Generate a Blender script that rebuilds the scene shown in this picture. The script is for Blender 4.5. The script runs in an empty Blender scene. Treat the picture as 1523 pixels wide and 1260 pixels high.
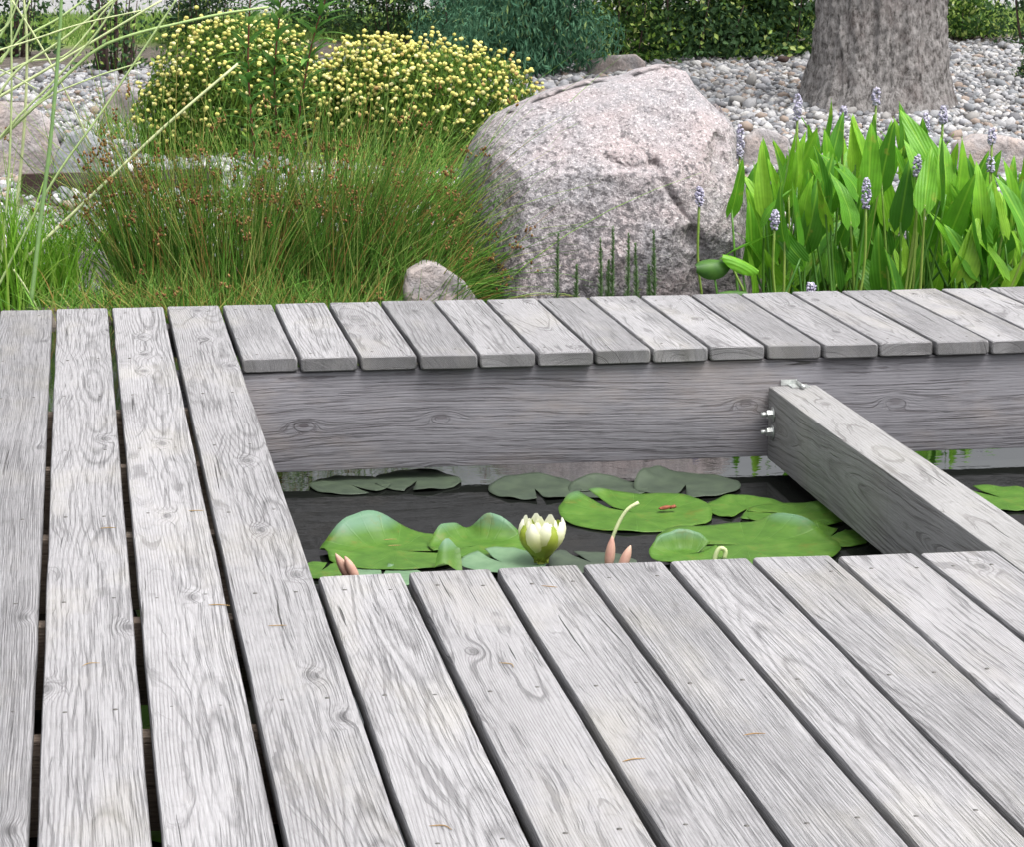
import bpy, bmesh, math, random
import numpy as np
from mathutils import Vector, noise as mnoise

random.seed(7)
rng = np.random.default_rng(7)
scene = bpy.context.scene
COL = scene.collection

# ------------------------------------------------------------------ camera
CAM = np.array([-0.3714, -4.3299, 1.1424])
PITCH, YAW, ROLL, FPX = 0.20059, -0.16035, 0.00178, 3970.8

def cam_axes():
    cp, sp = math.cos(PITCH), math.sin(PITCH)
    M = np.array([[1, 0, 0], [0, -sp, -cp], [0, cp, -sp]], float)
    cy, sy = math.cos(YAW), math.sin(YAW)
    Rz = np.array([[cy, -sy, 0], [sy, cy, 0], [0, 0, 1]])
    M = M @ Rz.T
    cr, sr = math.cos(ROLL), math.sin(ROLL)
    return np.array([[cr, -sr, 0], [sr, cr, 0], [0, 0, 1]]) @ M
AX = cam_axes()
cam_data = bpy.data.cameras.new('camera')
cam = bpy.data.objects.new('camera', cam_data)
COL.objects.link(cam)
from mathutils import Matrix
r, d, f = AX
mw = Matrix(((r[0], -d[0], -f[0], CAM[0]), (r[1], -d[1], -f[1], CAM[1]), (r[2], -d[2], -f[2], CAM[2]), (0, 0, 0, 1)))
cam.matrix_world = mw
cam_data.sensor_width = 36.0
cam_data.lens = 36.0 * FPX / 1523.0
cam_data.clip_end = 2000
cam_data.dof.use_dof = True
cam_data.dof.focus_distance = 6.2
cam_data.dof.aperture_fstop = 64
scene.camera = cam

# ------------------------------------------------------------------ world, sun, exposure
SUN_EL, SUN_AZ = 66, 140       # azimuth measured from +Y towards +X
world = bpy.data.worlds.new('World'); scene.world = world; world.use_nodes = True
wn = world.node_tree; wn.nodes.clear()
sky = wn.nodes.new('ShaderNodeTexSky'); sky.sky_type = 'NISHITA'; sky.sun_disc = False
sky.sun_elevation = math.radians(SUN_EL); sky.sun_rotation = math.radians(SUN_AZ)
sky.dust_density = 8.0; sky.air_density = 1.0
hs = wn.nodes.new('ShaderNodeHueSaturation'); hs.inputs['Saturation'].default_value = 0.20; hs.inputs['Value'].default_value = 1.6
bg = wn.nodes.new('ShaderNodeBackground'); bg.inputs['Strength'].default_value = 0.15
wo = wn.nodes.new('ShaderNodeOutputWorld')
wn.links.new(sky.outputs[0], hs.inputs['Color']); wn.links.new(hs.outputs[0], bg.inputs[0]); wn.links.new(bg.outputs[0], wo.inputs[0])
sd = bpy.data.lights.new('sun', 'SUN'); sd.energy = 0.95; sd.angle = math.radians(30); sd.color = (1.0, 0.97, 0.93)
sun = bpy.data.objects.new('sun', sd); COL.objects.link(sun)
az, el = math.radians(SUN_AZ), math.radians(SUN_EL)
sdir = Vector((math.sin(az) * math.cos(el), math.cos(az) * math.cos(el), math.sin(el)))
sun.rotation_euler = sdir.to_track_quat('Z', 'Y').to_euler()
scene.view_settings.view_transform = 'Standard'; scene.view_settings.look = 'None'
scene.view_settings.exposure = 0.45; scene.view_settings.gamma = 1.0
scene.view_settings.use_curve_mapping = False
scene.render.engine = 'CYCLES'
scene.cycles.max_bounces = 6
scene.cycles.transparent_max_bounces = 4
scene.render.resolution_x, scene.render.resolution_y = 1024, 848

# ------------------------------------------------------------------ helpers
def unp(px, py, z=None, Y=None):
    v = np.array([(px - 761.5) / FPX, (py - 630.0) / FPX, 1.0]) @ AX
    t = (z - CAM[2]) / v[2] if z is not None else (Y - CAM[1]) / v[1]
    return CAM + t * v

WATER = -0.322
def sst(a, b, x):
    t = min(1.0, max(0.0, (x - a) / (b - a))); return t * t * (3 - 2 * t)
def gz(x, y):
    e = 4.75 + 0.12 * math.sin(x * 2.1) + 0.07 * math.sin(x * 5.3 + 1)
    e += .9 * sst(0.95, 1.7, x) - .2
    z = -0.85 + (0.85 - 0.29) * sst(e - 0.5, e + 0.35, y)
    z += 0.04 * sst(5.4, 7.0, y)
    z += 0.05 * sst(7.15, 7.3, y) * (1 - sst(0.6, 1.4, x))
    z += 0.05 * sst(7.0, 10.0, y) * sst(0.6, 1.4, x)
    z += 0.17 * sst(7.5, 17.0, y)
    return z + 0.012 * mnoise.noise((x * 1.3, y * 1.3, 0))
def gp(px, py):
    z = -0.2
    for _ in range(6):
        p = unp(px, py, z=z); z = gz(p[0], p[1])
    return Vector(p)

def tag(o, label=None, cat=None, group=None, kind=None):
    if label: o['label'] = label
    if cat: o['category'] = cat
    if group: o['group'] = group
    if kind: o['kind'] = kind
    return o

def raw_mesh(name, verts, polys, mat=None, smooth=True, tint=None):
    """polys: list of int arrays (n,3) or (n,4)"""
    me = bpy.data.meshes.new(name)
    verts = np.asarray(verts, np.float32)
    me.vertices.add(len(verts)); me.vertices.foreach_set('co', verts.ravel())
    idx = []; starts = []; tot = []; s = 0
    for p in polys:
        p = np.asarray(p, np.int32)
        if len(p) == 0: continue
        k = p.shape[1]; idx.append(p.ravel()); starts.append(s + np.arange(len(p)) * k); tot.append(np.full(len(p), k)); s += p.size
    idx = np.concatenate(idx).astype(np.int32); starts = np.concatenate(starts).astype(np.int32); tot = np.concatenate(tot).astype(np.int32)
    me.loops.add(len(idx)); me.loops.foreach_set('vertex_index', idx)
    me.polygons.add(len(starts)); me.polygons.foreach_set('loop_start', starts); me.polygons.foreach_set('loop_total', tot)
    me.polygons.foreach_set('use_smooth', np.full(len(starts), smooth))
    if tint is not None:
        a = me.attributes.new('tint', 'FLOAT', 'FACE'); a.data.foreach_set('value', np.asarray(tint, np.float32))
    me.update(calc_edges=True)
    if mat: me.materials.append(mat)
    return me

def link(name, me, parent=None, loc=(0, 0, 0), rot=(0, 0, 0), seed=None):
    o = bpy.data.objects.new(name, me); COL.objects.link(o)
    o.location = loc; o.rotation_euler = rot
    if parent: o.parent = parent
    if seed is not None: o['seed'] = float(seed)
    return o

def empty(name, loc, label, cat, group=None, rz=0):
    o = bpy.data.objects.new(name, None); COL.objects.link(o)
    o.location = loc; o.rotation_euler = (0, 0, rz); o.empty_display_size = 0.1
    return tag(o, label, cat, group)

class Geo:
    """collects triangles and quads with one tint per face"""
    def __init__(s): s.v = []; s.t = []; s.q = []; s.tt = []; s.tq = []; s.n = 0
    def add(s, v, t=None, q=None, tt=None, tq=None):
        v = np.asarray(v, float).reshape(-1, 3)
        if t is not None: s.t.append(np.asarray(t) + s.n); s.tt.append(np.broadcast_to(0.5 if tt is None else tt, (len(t),)))
        if q is not None: s.q.append(np.asarray(q) + s.n); s.tq.append(np.broadcast_to(0.5 if tq is None else tq, (len(q),)))
        s.v.append(v); s.n += len(v)
    def build(s, name, mat, parent=None, smooth=True, origin=None):
        v = np.concatenate(s.v)
        if origin is not None: v = v - np.asarray(origin)
        pol = []; ti = []
        if s.t: pol.append(np.concatenate(s.t)); ti.append(np.concatenate(s.tt))
        if s.q: pol.append(np.concatenate(s.q)); ti.append(np.concatenate(s.tq))
        me = raw_mesh(name, v, pol, mat, smooth, np.concatenate(ti))
        return link(name, me, parent)

def norm(a): return a / np.maximum(np.linalg.norm(a, axis=-1, keepdims=True), 1e-9)

def blades(g, base, d, L, W, bend, seg=5, sides=2, tint=None, taper=1.0):
    """base (N,3), d (N,3) start direction, bend (N,3) added over the length; sides 2 = flat ribbon, 3 = prism"""
    N = len(base); d = norm(d); t = np.linspace(0, 1, seg + 1)
    pts = [np.array(base, float)]; dirs = [d]
    for k in range(seg):
        dd = norm(d + bend * ((k + .5) / seg) ** 1.3 * 1.0); pts.append(pts[-1] + dd * (L / seg)[:, None]); dirs.append(norm(d + bend * ((k + 1) / seg) ** 1.3))
    P = np.stack(pts, 1); D = np.stack(dirs, 1)          # N,seg+1,3
    rnd = rng.normal(size=(N, 3)); rnd[:, 2] *= 0.2
    A = norm(np.cross(D, rnd[:, None, :])); B = np.cross(D, A)
    w = (W[:, None] * np.maximum(0.06, (1 - t[None, :] ** 2 * taper)) * 0.5)[..., None]
    if sides == 2: rows = [P - A * w, P + A * w]
    else: rows = [P + (A * math.cos(a) + B * math.sin(a)) * w for a in (0, 2.094, 4.189)]
    m = len(rows); V = np.stack(rows, 2).reshape(-1, 3)   # N,(seg+1),m
    n0 = np.arange(N)[:, None, None] * (seg + 1) * m; k = np.arange(seg)[None, :, None] * m
    j = np.arange(m if m > 2 else 1)[None, None, :]; j2 = (j + 1) % m
    q = np.stack([n0 + k + j, n0 + k + j2, n0 + k + m + j2, n0 + k + m + j], -1).reshape(-1, 4)
    ti = rng.random(N) if tint is None else tint
    g.add(V, q=q, tq=np.repeat(ti, seg * (m if m > 2 else 1)))
    return P

def leafcloud(g, C, Nrm, size, aspect=0.5, tint=None, up=0.0):
    """diamond leaves folded along their midrib"""
    N = len(C); a = norm(rng.normal(size=(N, 3)) + np.array([0, 0, up])); n = norm(Nrm + 0.6 * rng.normal(size=(N, 3)))
    a = norm(a - n * (a * n).sum(1, keepdims=True)); b = np.cross(n, a)
    s = size[:, None]
    V = np.stack([C - a * s * .5, C + b * s * aspect * .5 + n * s * .08, C + a * s * .5, C - b * s * aspect * .5 + n * s * .08], 1).reshape(-1, 3)
    i = np.arange(N)[:, None] * 4
    t = np.concatenate([i + [0, 1, 2], i + [0, 2, 3]]); ti = rng.random(N) if tint is None else tint
    g.add(V, t=t, tt=np.concatenate([ti, ti]))

def tube(g, pts, rad, sides=6, tint=0.5, cap=True):
    pts = np.asarray(pts, float); n = len(pts); rad = np.broadcast_to(rad, (n,))
    D = norm(np.gradient(pts, axis=0)); ref = np.array([0.3, 0.2, 1.0]) if abs(D[0][2]) < .8 else np.array([1.0, .2, 0.1])
    A = norm(np.cross(D, ref)); B = np.cross(D, A)
    an = np.arange(sides) * 2 * math.pi / sides
    V = (pts[:, None] + (A[:, None] * np.cos(an)[None, :, None] + B[:, None] * np.sin(an)[None, :, None]) * rad[:, None, None]).reshape(-1, 3)
    k = np.arange(n - 1)[:, None] * sides; j = np.arange(sides)[None, :]; j2 = (j + 1) % sides
    q = np.stack([k + j, k + j2, k + sides + j2, k + sides + j], -1).reshape(-1, 4)
    V = np.concatenate([V, pts[:1], pts[-1:]]); c0, c1 = n * sides, n * sides + 1
    t = [[c0, (i + 1) % sides, i] for i in range(sides)] + [[c1, (n - 1) * sides + i, (n - 1) * sides + (i + 1) % sides] for i in range(sides)]
    g.add(V, t=t, q=q, tt=tint, tq=tint)

def spline(pts, n):
    """Catmull-Rom through pts"""
    P = [np.asarray(p, float) for p in pts]; P = [2 * P[0] - P[1]] + P + [2 * P[-1] - P[-2]]; out = []
    m = len(P) - 3
    for i in range(n):
        u = i / (n - 1) * m; k = min(int(u), m - 1); t = u - k
        a, b, c, e = P[k:k + 4]
        out.append(0.5 * (2 * b + (c - a) * t + (2 * a - 5 * b + 4 * c - e) * t * t + (3 * b - a - 3 * c + e) * t ** 3))
    return np.array(out)

def ico(sub=1):
    bm = bmesh.new(); bmesh.ops.create_icosphere(bm, subdivisions=sub, radius=1)
    v = np.array([x.co[:] for x in bm.verts]); f = np.array([[q.index for q in x.verts] for x in bm.faces]); bm.free(); return v, f
ICO1, ICO2, ICO3 = ico(1), ico(2), ico(3)

def blobs(g, C, S, tint=None, base=ICO1, jit=0.12):
    """many small jittered ellipsoids; S (N,3)"""
    v, f = base; N = len(C); a = rng.random(N) * 6.283; ca, sa = np.cos(a), np.sin(a)
    V = v[None] * (1 + jit * rng.normal(size=(N, len(v), 1))) * S[:, None]
    X = V[..., 0] * ca[:, None] - V[..., 1] * sa[:, None]; Y = V[..., 0] * sa[:, None] + V[..., 1] * ca[:, None]
    # small tilt
    tl = rng.normal(size=N) * 0.35; Z = V[..., 2] * np.cos(tl)[:, None] + X * np.sin(tl)[:, None]; X = X * np.cos(tl)[:, None] - V[..., 2] * np.sin(tl)[:, None]
    V = np.stack([X, Y, Z], -1) + C[:, None]
    F = (f[None] + (np.arange(N) * len(v))[:, None, None]).reshape(-1, 3)
    ti = rng.random(N) if tint is None else tint
    g.add(V.reshape(-1, 3), t=F, tt=np.repeat(ti, len(f)))

# ------------------------------------------------------------------ material helpers
class NT:
    def __init__(s, name):
        s.m = bpy.data.materials.new(name); s.m.use_nodes = True; s.t = s.m.node_tree; s.t.nodes.clear()
        s.out = s.n('ShaderNodeOutputMaterial')
    def n(s, k, **kw):
        x = s.t.nodes.new(k)
        for a, b in kw.items(): setattr(x, a, b)
        return x
    def l(s, a, b): s.t.links.new(a, b)
    def val(s, sock, v):
        if hasattr(v, 'is_output') or hasattr(v, 'links'): s.l(v, sock)
        else: sock.default_value = v
    def math(s, op, a, b=0.0, c=0.0, clamp=False):
        x = s.n('ShaderNodeMath', operation=op); x.use_clamp = clamp
        s.val(x.inputs[0], a); s.val(x.inputs[1], b)
        if len(x.inputs) > 2: s.val(x.inputs[2], c)
        return x.outputs[0]
    def comb(s, x, y, z):
        c = s.n('ShaderNodeCombineXYZ'); s.val(c.inputs[0], x); s.val(c.inputs[1], y); s.val(c.inputs[2], z); return c.outputs[0]
    def noise(s, vec, scale, detail=2, rough=.5, color=False):
        x = s.n('ShaderNodeTexNoise'); s.l(vec, x.inputs['Vector']); x.inputs['Scale'].default_value = scale
        x.inputs['Detail'].default_value = detail; x.inputs['Roughness'].default_value = rough
        return x.outputs['Color' if color else 'Fac']
    def ramp(s, f, stops, interp='LINEAR'):
        x = s.n('ShaderNodeValToRGB'); x.color_ramp.interpolation = interp; e = x.color_ramp.elements
        while len(e) > 1: e.remove(e[-1])
        e[0].position = stops[0][0]; c = stops[0][1]; e[0].color = (*c, 1) if not isinstance(c, (int, float)) else (c, c, c, 1)
        for p, c in stops[1:]:
            k = e.new(p); k.color = (*c, 1) if not isinstance(c, (int, float)) else (c, c, c, 1)
        s.l(f, x.inputs[0]); return x.outputs[0]
    def mix(s, f, a, b, mode='MIX'):
        x = s.n('ShaderNodeMix', data_type='RGBA', blend_type=mode)
        s.val(x.inputs[0], f)
        for k, v in ((6, a), (7, b)):
            if isinstance(v, tuple): x.inputs[k].default_value = (*v, 1)
            else: s.l(v, x.inputs[k])
        return x.outputs[2]
    def bump(s, h, strength, dist, normal=None):
        x = s.n('ShaderNodeBump'); x.inputs['Strength'].default_value = strength; x.inputs['Distance'].default_value = dist
        s.l(h, x.inputs['Height'])
        if normal: s.l(normal, x.inputs['Normal'])
        return x.outputs[0]
    def finish(s, color, rough=.7, normal=None, spec=.3, transl=0.0, tcol=None, metal=0.0, ior=None):
        p = s.n('ShaderNodeBsdfPrincipled')
        if isinstance(color, tuple): p.inputs['Base Color'].default_value = (*color, 1)
        else: s.l(color, p.inputs['Base Color'])
        s.val(p.inputs['Roughness'], rough); p.inputs['Specular IOR Level'].default_value = spec; p.inputs['Metallic'].default_value = metal
        if ior: p.inputs['IOR'].default_value = ior
        if normal: s.l(normal, p.inputs['Normal'])
        o = p.outputs[0]
        if transl > 0:
            tr = s.n('ShaderNodeBsdfTranslucent')
            c = tcol if tcol is not None else color
            if isinstance(c, tuple): tr.inputs[0].default_value = (*c, 1)
            else: s.l(c, tr.inputs[0])
            mx = s.n('ShaderNodeMixShader'); mx.inputs[0].default_value = transl
            s.l(o, mx.inputs[1]); s.l(tr.outputs[0], mx.inputs[2]); o = mx.outputs[0]
        s.l(o, s.out.inputs[0]); return s.m
    def attr(s, name, typ='GEOMETRY'):
        x = s.n('ShaderNodeAttribute', attribute_name=name, attribute_type=typ); return x.outputs['Fac']
    def obj(s): return s.n('ShaderNodeTexCoord').outputs['Object']
    def pos(s): return s.n('ShaderNodeNewGeometry').outputs['Position']
    def rand(s): return s.n('ShaderNodeObjectInfo').outputs['Random']

def wood_mat(name, light, dark, crack=(0.05, 0.048, 0.045), ring=0.0035, stain=None, contrast=1.0, warm=(0.30, 0.285, 0.25), bumpk=1.0):
    """weathered plank: length along local Y, width along X. Growth rings about an off-centre pith, bent round knots."""
    m = NT(name); sep = m.n('ShaderNodeSeparateXYZ'); m.l(m.obj(), sep.inputs[0]); X, Y, Z = sep.outputs
    sd = m.attr('seed', 'OBJECT')
    s1 = m.math('FRACT', m.math('MULTIPLY', sd, 0.6180)); s2 = m.math('FRACT', m.math('MULTIPLY', sd, 0.7549)); s3 = m.math('FRACT', m.math('MULTIPLY', sd, 0.5698))
    off = m.math('MULTIPLY', sd, 7.31)
    Yo = m.math('ADD', Y, off)
    cx = m.math('MULTIPLY', m.math('SUBTRACT', s1, .5), 0.24)
    cz = m.math('ADD', m.math('MULTIPLY', s2, -0.10), -0.030)
    low = m.n('ShaderNodeSeparateColor'); m.l(m.noise(m.comb(m.math('MULTIPLY', X, 1.5), m.math('MULTIPLY', Yo, .75), s3), 1.0, 1.5, .4, True), low.inputs[0])
    w1 = m.math('MULTIPLY', m.math('SUBTRACT', low.outputs[0], .5), 0.040); w2 = m.math('MULTIPLY', m.math('SUBTRACT', low.outputs[1], .5), 0.060)
    med = m.noise(m.comb(m.math('MULTIPLY', X, 20), m.math('MULTIPLY', Yo, 7), off), 1.0, 3)
    # knots
    vv = m.comb(m.math('MULTIPLY', m.math('ADD', X, m.math('MULTIPLY', s3, .4)), 7.5), m.math('MULTIPLY', Yo, 3.2), 0.0)
    vo = m.n('ShaderNodeTexVoronoi', voronoi_dimensions='2D'); m.l(vv, vo.inputs['Vector']); vo.inputs['Scale'].default_value = 1.0; vo.inputs['Randomness'].default_value = 1.0
    vs = m.n('ShaderNodeSeparateColor'); m.l(vo.outputs['Color'], vs.inputs[0])
    on = m.math('GREATER_THAN', vs.outputs[0], 0.66)
    dk = vo.outputs['Distance']
    g = m.math('MULTIPLY', on, m.math('EXPONENT', m.math('MULTIPLY', m.math('MULTIPLY', dk, dk), -60.0)))
    dx = m.math('ADD', m.math('SUBTRACT', X, cx), w1); dz = m.math('ADD', m.math('SUBTRACT', Z, cz), w2)
    r0 = m.math('SQRT', m.math('ADD', m.math('MULTIPLY', dx, dx), m.math('MULTIPLY', dz, dz)))
    r0 = m.math('ADD', r0, m.math('MULTIPLY', g, 0.011)); r0 = m.math('ADD', r0, m.math('MULTIPLY', med, 0.0036))
    fine = m.noise(m.comb(m.math('MULTIPLY', X, 420), m.math('MULTIPLY', Yo, 12), m.math('MULTIPLY', Z, 420)), 1.0, 3, .6)
    ph = m.math('ADD', m.math('DIVIDE', r0, ring), m.math('MULTIPLY', fine, .35))
    # ring spacing varies a little
    saw = m.math('FRACT', ph)
    fib = m.noise(m.comb(m.math('ADD', m.math('MULTIPLY', r0, 620), m.math('MULTIPLY', X, 430)), m.math('MULTIPLY', Yo, 3.4), off), 1.0, 3, .65)
    grv = m.ramp(fib, [(.36, 1.0), (.46, 0.0)])
    line = m.ramp(saw, [(0, 0.20), (.10, 0.0), (.6, .10), (.82, 1.0), (.90, .8), (1, .20)])
    vis = m.ramp(m.noise(m.comb(m.math('MULTIPLY', X, 9), m.math('MULTIPLY', Yo, 2.2), off), 1.0, 2), [(.30, .25), (.60, 1.0)])
    line = m.math('MULTIPLY', line, vis)
    # open checks that follow the grain
    ck = m.noise(m.comb(m.math('MULTIPLY', r0, 330), m.math('MULTIPLY', Yo, 2.6), off), 1.0, 1, .4)
    chk = m.ramp(ck, [(.745, 0.0), (.785, 1.0)])
    # saw marks, scuffs, mottling
    mot = m.noise(m.comb(m.math('MULTIPLY', X, 6), m.math('MULTIPLY', Yo, 2.5), off), 1.0, 4, .6)
    mot2 = m.noise(m.comb(m.math('MULTIPLY', X, 40), m.math('MULTIPLY', Yo, 25), off), 1.0, 3, .6)
    knot = m.math('MULTIPLY', on, m.ramp(dk, [(.04, 1.0), (.07, 0.35), (.10, 0.0)]))
    base = m.mix(m.ramp(mot, [(.3, 0.0), (.7, 1.0)]), tuple(c * .88 for c in light), light)
    base = m.mix(m.math('MULTIPLY', line, .58 * contrast), base, dark)
    base = m.mix(m.math('MULTIPLY', m.math('MULTIPLY', grv, m.math('ADD', s1, .45)), .43), base, dark)
    base = m.mix(m.math('MULTIPLY', m.ramp(fine, [(.35, 1.0), (.6, 0.0)]), .28), base, dark)
    base = m.mix(m.math('MULTIPLY', m.ramp(mot2, [(.55, 0.0), (.75, 1.0)]), .18), base, dark)
    base = m.mix(m.math('MULTIPLY', m.ramp(mot, [(.52, 0.0), (.7, 1.0)]), .38), base, warm)
    base = m.mix(m.math('MULTIPLY', knot, .55), base, dark)
    base = m.mix(m.math('MULTIPLY', chk, .85), base, crack)
    tone = m.math('ADD', m.math('MULTIPLY', s3, .15), .87)
    base = m.mix(1.0, base, m.comb(tone, tone, tone), 'MULTIPLY')
    h = m.math('ADD', m.math('MULTIPLY', saw, .9), m.math('MULTIPLY', fine, .9))
    h = m.math('MULTIPLY', h, m.math('ADD', vis, .3)); h = m.math('SUBTRACT', h, m.math('MULTIPLY', grv, .8))
    h = m.math('ADD', h, m.math('MULTIPLY', mot2, .7)); h = m.math('SUBTRACT', h, m.math('MULTIPLY', chk, 3.5)); h = m.math('SUBTRACT', h, m.math('MULTIPLY', knot, .8))
    nr = m.bump(h, 1.0 * bumpk, 0.0015)
    return m.finish(base, .88, nr, .12)

def leaf_mat(name, stops, transl=.3, rough=.5, spec=.35, obj_random=False, vein=0):
    m = NT(name); f = m.rand() if obj_random else m.attr('tint')
    c = m.ramp(f, stops)
    n2 = m.noise(m.pos(), 30, 2)
    c = m.mix(m.math('MULTIPLY', m.ramp(n2, [(.35, 0.0), (.7, 1.0)]), .30), c, tuple(x * .55 for x in stops[0][1]))
    nr = None
    if vein:
        so = m.n('ShaderNodeSeparateXYZ'); m.l(m.obj(), so.inputs[0]); ax = m.math('ABSOLUTE', so.outputs[0])
        vl = m.math('SINE', m.math('ADD', m.math('MULTIPLY', ax, vein), m.math('MULTIPLY', so.outputs[1], -22)))
        c = m.mix(m.math('MULTIPLY', m.ramp(vl, [(.0, 0.0), (1, 1.0)]), .12), c, tuple(x * .5 for x in stops[1][1]))
        c = m.mix(m.math('MULTIPLY', m.ramp(ax, [(0, 1.0), (.0022, 0.0)]), .5), c, stops[-1][1])
        br = m.noise(m.pos(), 14, 3, .7); c = m.mix(m.math('MULTIPLY', m.ramp(br, [(.62, 0.0), (.72, 1.0)]), .5), c, (.36, .34, .06))
        nr = m.bump(vl, .5, .0008)
    return m.finish(c, rough, nr, spec, transl, None)

M = {}
M['deck'] = wood_mat('weathered_deck_wood', (0.338, 0.334, 0.343), (0.075, 0.072, 0.075))
M['beam'] = wood_mat('grey_beam_wood', (0.215, 0.213, 0.232), (0.075, 0.067, 0.073), ring=.0075, contrast=.9, warm=(.26, .22, .19))
M['cross'] = wood_mat('cross_beam_wood', (0.33, 0.328, 0.328), (0.12, 0.113, 0.11), ring=.006, contrast=.8, warm=(.27, .262, .235))
M['joist'] = wood_mat('brown_joist_wood', (0.26, 0.21, 0.17), (0.10, 0.075, 0.06), ring=.006)
M['edging'] = wood_mat('dark_edging_wood', (0.075, 0.05, 0.045), (0.03, 0.02, 0.018), ring=.006)

m = NT('galvanised_steel'); n_ = m.noise(m.obj(), 120, 3)
M['steel'] = m.finish(m.ramp(n_, [(.3, (.42, .44, .43)), (.7, (.68, .70, .68))]), .38, None, .5, metal=.7)
m = NT('nail_steel'); M['nail'] = m.finish((.10, .095, .09), .5, None, .5, metal=.6)

m = NT('granite_boulder'); P = m.pos()
pk = m.noise(P, 5, 4, .6); sp = m.noise(P, 95, 3, .65); sp2 = m.noise(P, 48, 4, .7); lg = m.noise(P, 2.4, 3, .55)
c = m.mix(m.ramp(pk, [(.38, 0.0), (.62, 1.0)]), (.265, .255, .268), (.325, .278, .28))
c = m.mix(m.math('MULTIPLY', m.ramp(sp, [(.53, 0.0), (.62, 1.0)]), .75), c, (.50, .47, .47))
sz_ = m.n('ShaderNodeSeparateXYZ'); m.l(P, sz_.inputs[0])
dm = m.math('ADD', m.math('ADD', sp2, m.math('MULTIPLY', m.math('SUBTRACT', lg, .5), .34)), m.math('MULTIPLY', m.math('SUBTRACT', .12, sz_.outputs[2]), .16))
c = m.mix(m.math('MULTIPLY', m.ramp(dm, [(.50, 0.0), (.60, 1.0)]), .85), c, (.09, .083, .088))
c = m.mix(m.math('MULTIPLY', m.ramp(m.noise(P, 150, 2, .6), [(.56, 0.0), (.66, 1.0)]), .6), c, (.10, .09, .09))
nb = m.bump(m.math('ADD', sp2, m.math('MULTIPLY', m.noise(P, 14, 5, .65), 2.5)), .9, .010)
M['granite'] = m.finish(c, .85, nb, .25)

m = NT('pale_rock'); P = m.pos(); a = m.noise(P, 9, 4, .6); b = m.noise(P, 60, 4, .65)
c = m.mix(m.ramp(a, [(.35, 0.0), (.65, 1.0)]), (.31, .295, .30), (.37, .31, .285))
c = m.mix(m.math('MULTIPLY', m.ramp(b, [(.5, 0.0), (.65, 1.0)]), .6), c, (.15, .14, .14))
M['rock'] = m.finish(c, .9, m.bump(m.math('ADD', a, m.math('MULTIPLY', b, .5)), .8, .02), .2)
m = NT('bluegrey_rock'); P = m.pos(); a = m.noise(P, 9, 4, .6); b = m.noise(P, 60, 4, .65)
c = m.mix(m.ramp(a, [(.35, 0.0), (.65, 1.0)]), (.26, .27, .295), (.33, .335, .35))
c = m.mix(m.math('MULTIPLY', m.ramp(b, [(.52, 0.0), (.65, 1.0)]), .5), c, (.13, .13, .14))
M['rock2'] = m.finish(c, .9, m.bump(m.math('ADD', a, m.math('MULTIPLY', b, .5)), .8, .015), .2)

m = NT('river_pebbles'); t_ = m.attr('tint')
c = m.ramp(t_, [(0, (.13, .13, .14)), (.15, (.29, .29, .30)), (.3, (.20, .21, .225)), (.45, (.40, .395, .40)), (.6, (.26, .25, .24)), (.7, (.34, .34, .36)), (.82, (.28, .22, .18)), (.9, (.50, .49, .48)), (1, (.17, .175, .19))], 'CONSTANT')
c = m.mix(m.math('MULTIPLY', m.ramp(m.noise(m.pos(), 70, 3, .6), [(.4, 0.0), (.65, 1.0)]), .35), c, (.22, .22, .22))
M['pebble'] = m.finish(c, .8, m.bump(m.noise(m.pos(), 60, 3), .4, .004), .3)

m = NT('ground_soil'); P = m.pos(); sx = m.n('ShaderNodeSeparateXYZ'); m.l(P, sx.inputs[0])
gr = m.ramp(sx.outputs[1], [(0, 0.0), (1, 1.0)])
yn = m.math('SUBTRACT', m.math('ADD', sx.outputs[1], m.math('MULTIPLY', m.noise(P, 1.2, 3), .9)), m.math('MULTIPLY', sx.outputs[0], .30))
isl = m.ramp(m.math('MULTIPLY', m.math('SUBTRACT', yn, 15.6), 1.2, clamp=True), [(0, 0.0), (1, 1.0)])
dirt = m.ramp(m.noise(P, 22, 5, .7), [(.35, (.05, .042, .035)), (.65, (.16, .14, .12))])
grass = m.ramp(m.noise(P, 5, 5, .7), [(.3, (.085, .14, .03)), (.7, (.19, .25, .07))])
M['soil'] = m.finish(m.mix(isl, dirt, grass), .95, m.bump(m.noise(P, 25, 4), .8, .02), .1)
m = NT('road_surface'); M['road'] = m.finish(m.ramp(m.noise(m.pos(), 8, 5, .7), [(.3, (.20, .20, .20)), (.7, (.27, .27, .27))]), .9, None, .2)

m = NT('dark_pond_water'); P = m.pos()
mp = m.n('ShaderNodeMapping'); m.l(P, mp.inputs[0]); mp.inputs['Scale'].default_value = (1.0, 2.2, 1)
hgt = m.math('ADD', m.noise(mp.outputs[0], 9, 2), m.math('MULTIPLY', m.noise(mp.outputs[0], 30, 2), .3))
M['water'] = m.finish((.008, .009, .008), .02, m.bump(hgt, .035, .010), .5, ior=1.34)

m = NT('tree_bark'); P = m.obj(); mp = m.n('ShaderNodeMapping'); m.l(P, mp.inputs[0]); mp.inputs['Scale'].default_value = (1, 1, .5)
a = m.noise(mp.outputs[0], 42, 6, .75); b = m.noise(P, 7, 4, .6)
c = m.ramp(a, [(.38, (.085, .078, .073)), (.50, (.28, .265, .258)), (.68, (.45, .43, .42))])
c = m.mix(m.math('MULTIPLY', m.ramp(b, [(.5, 0.0), (.7, 1.0)]), .35), c, (.17, .13, .12))
M['bark'] = m.finish(c, .92, m.bump(a, 1.0, .03), .15)
m = NT('dark_twig'); M['twig'] = m.finish((.075, .05, .045), .85, None, .2)
m = NT('reddish_stem'); M['redstem'] = m.finish((.17, .045, .035), .6, None, .3)

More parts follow.
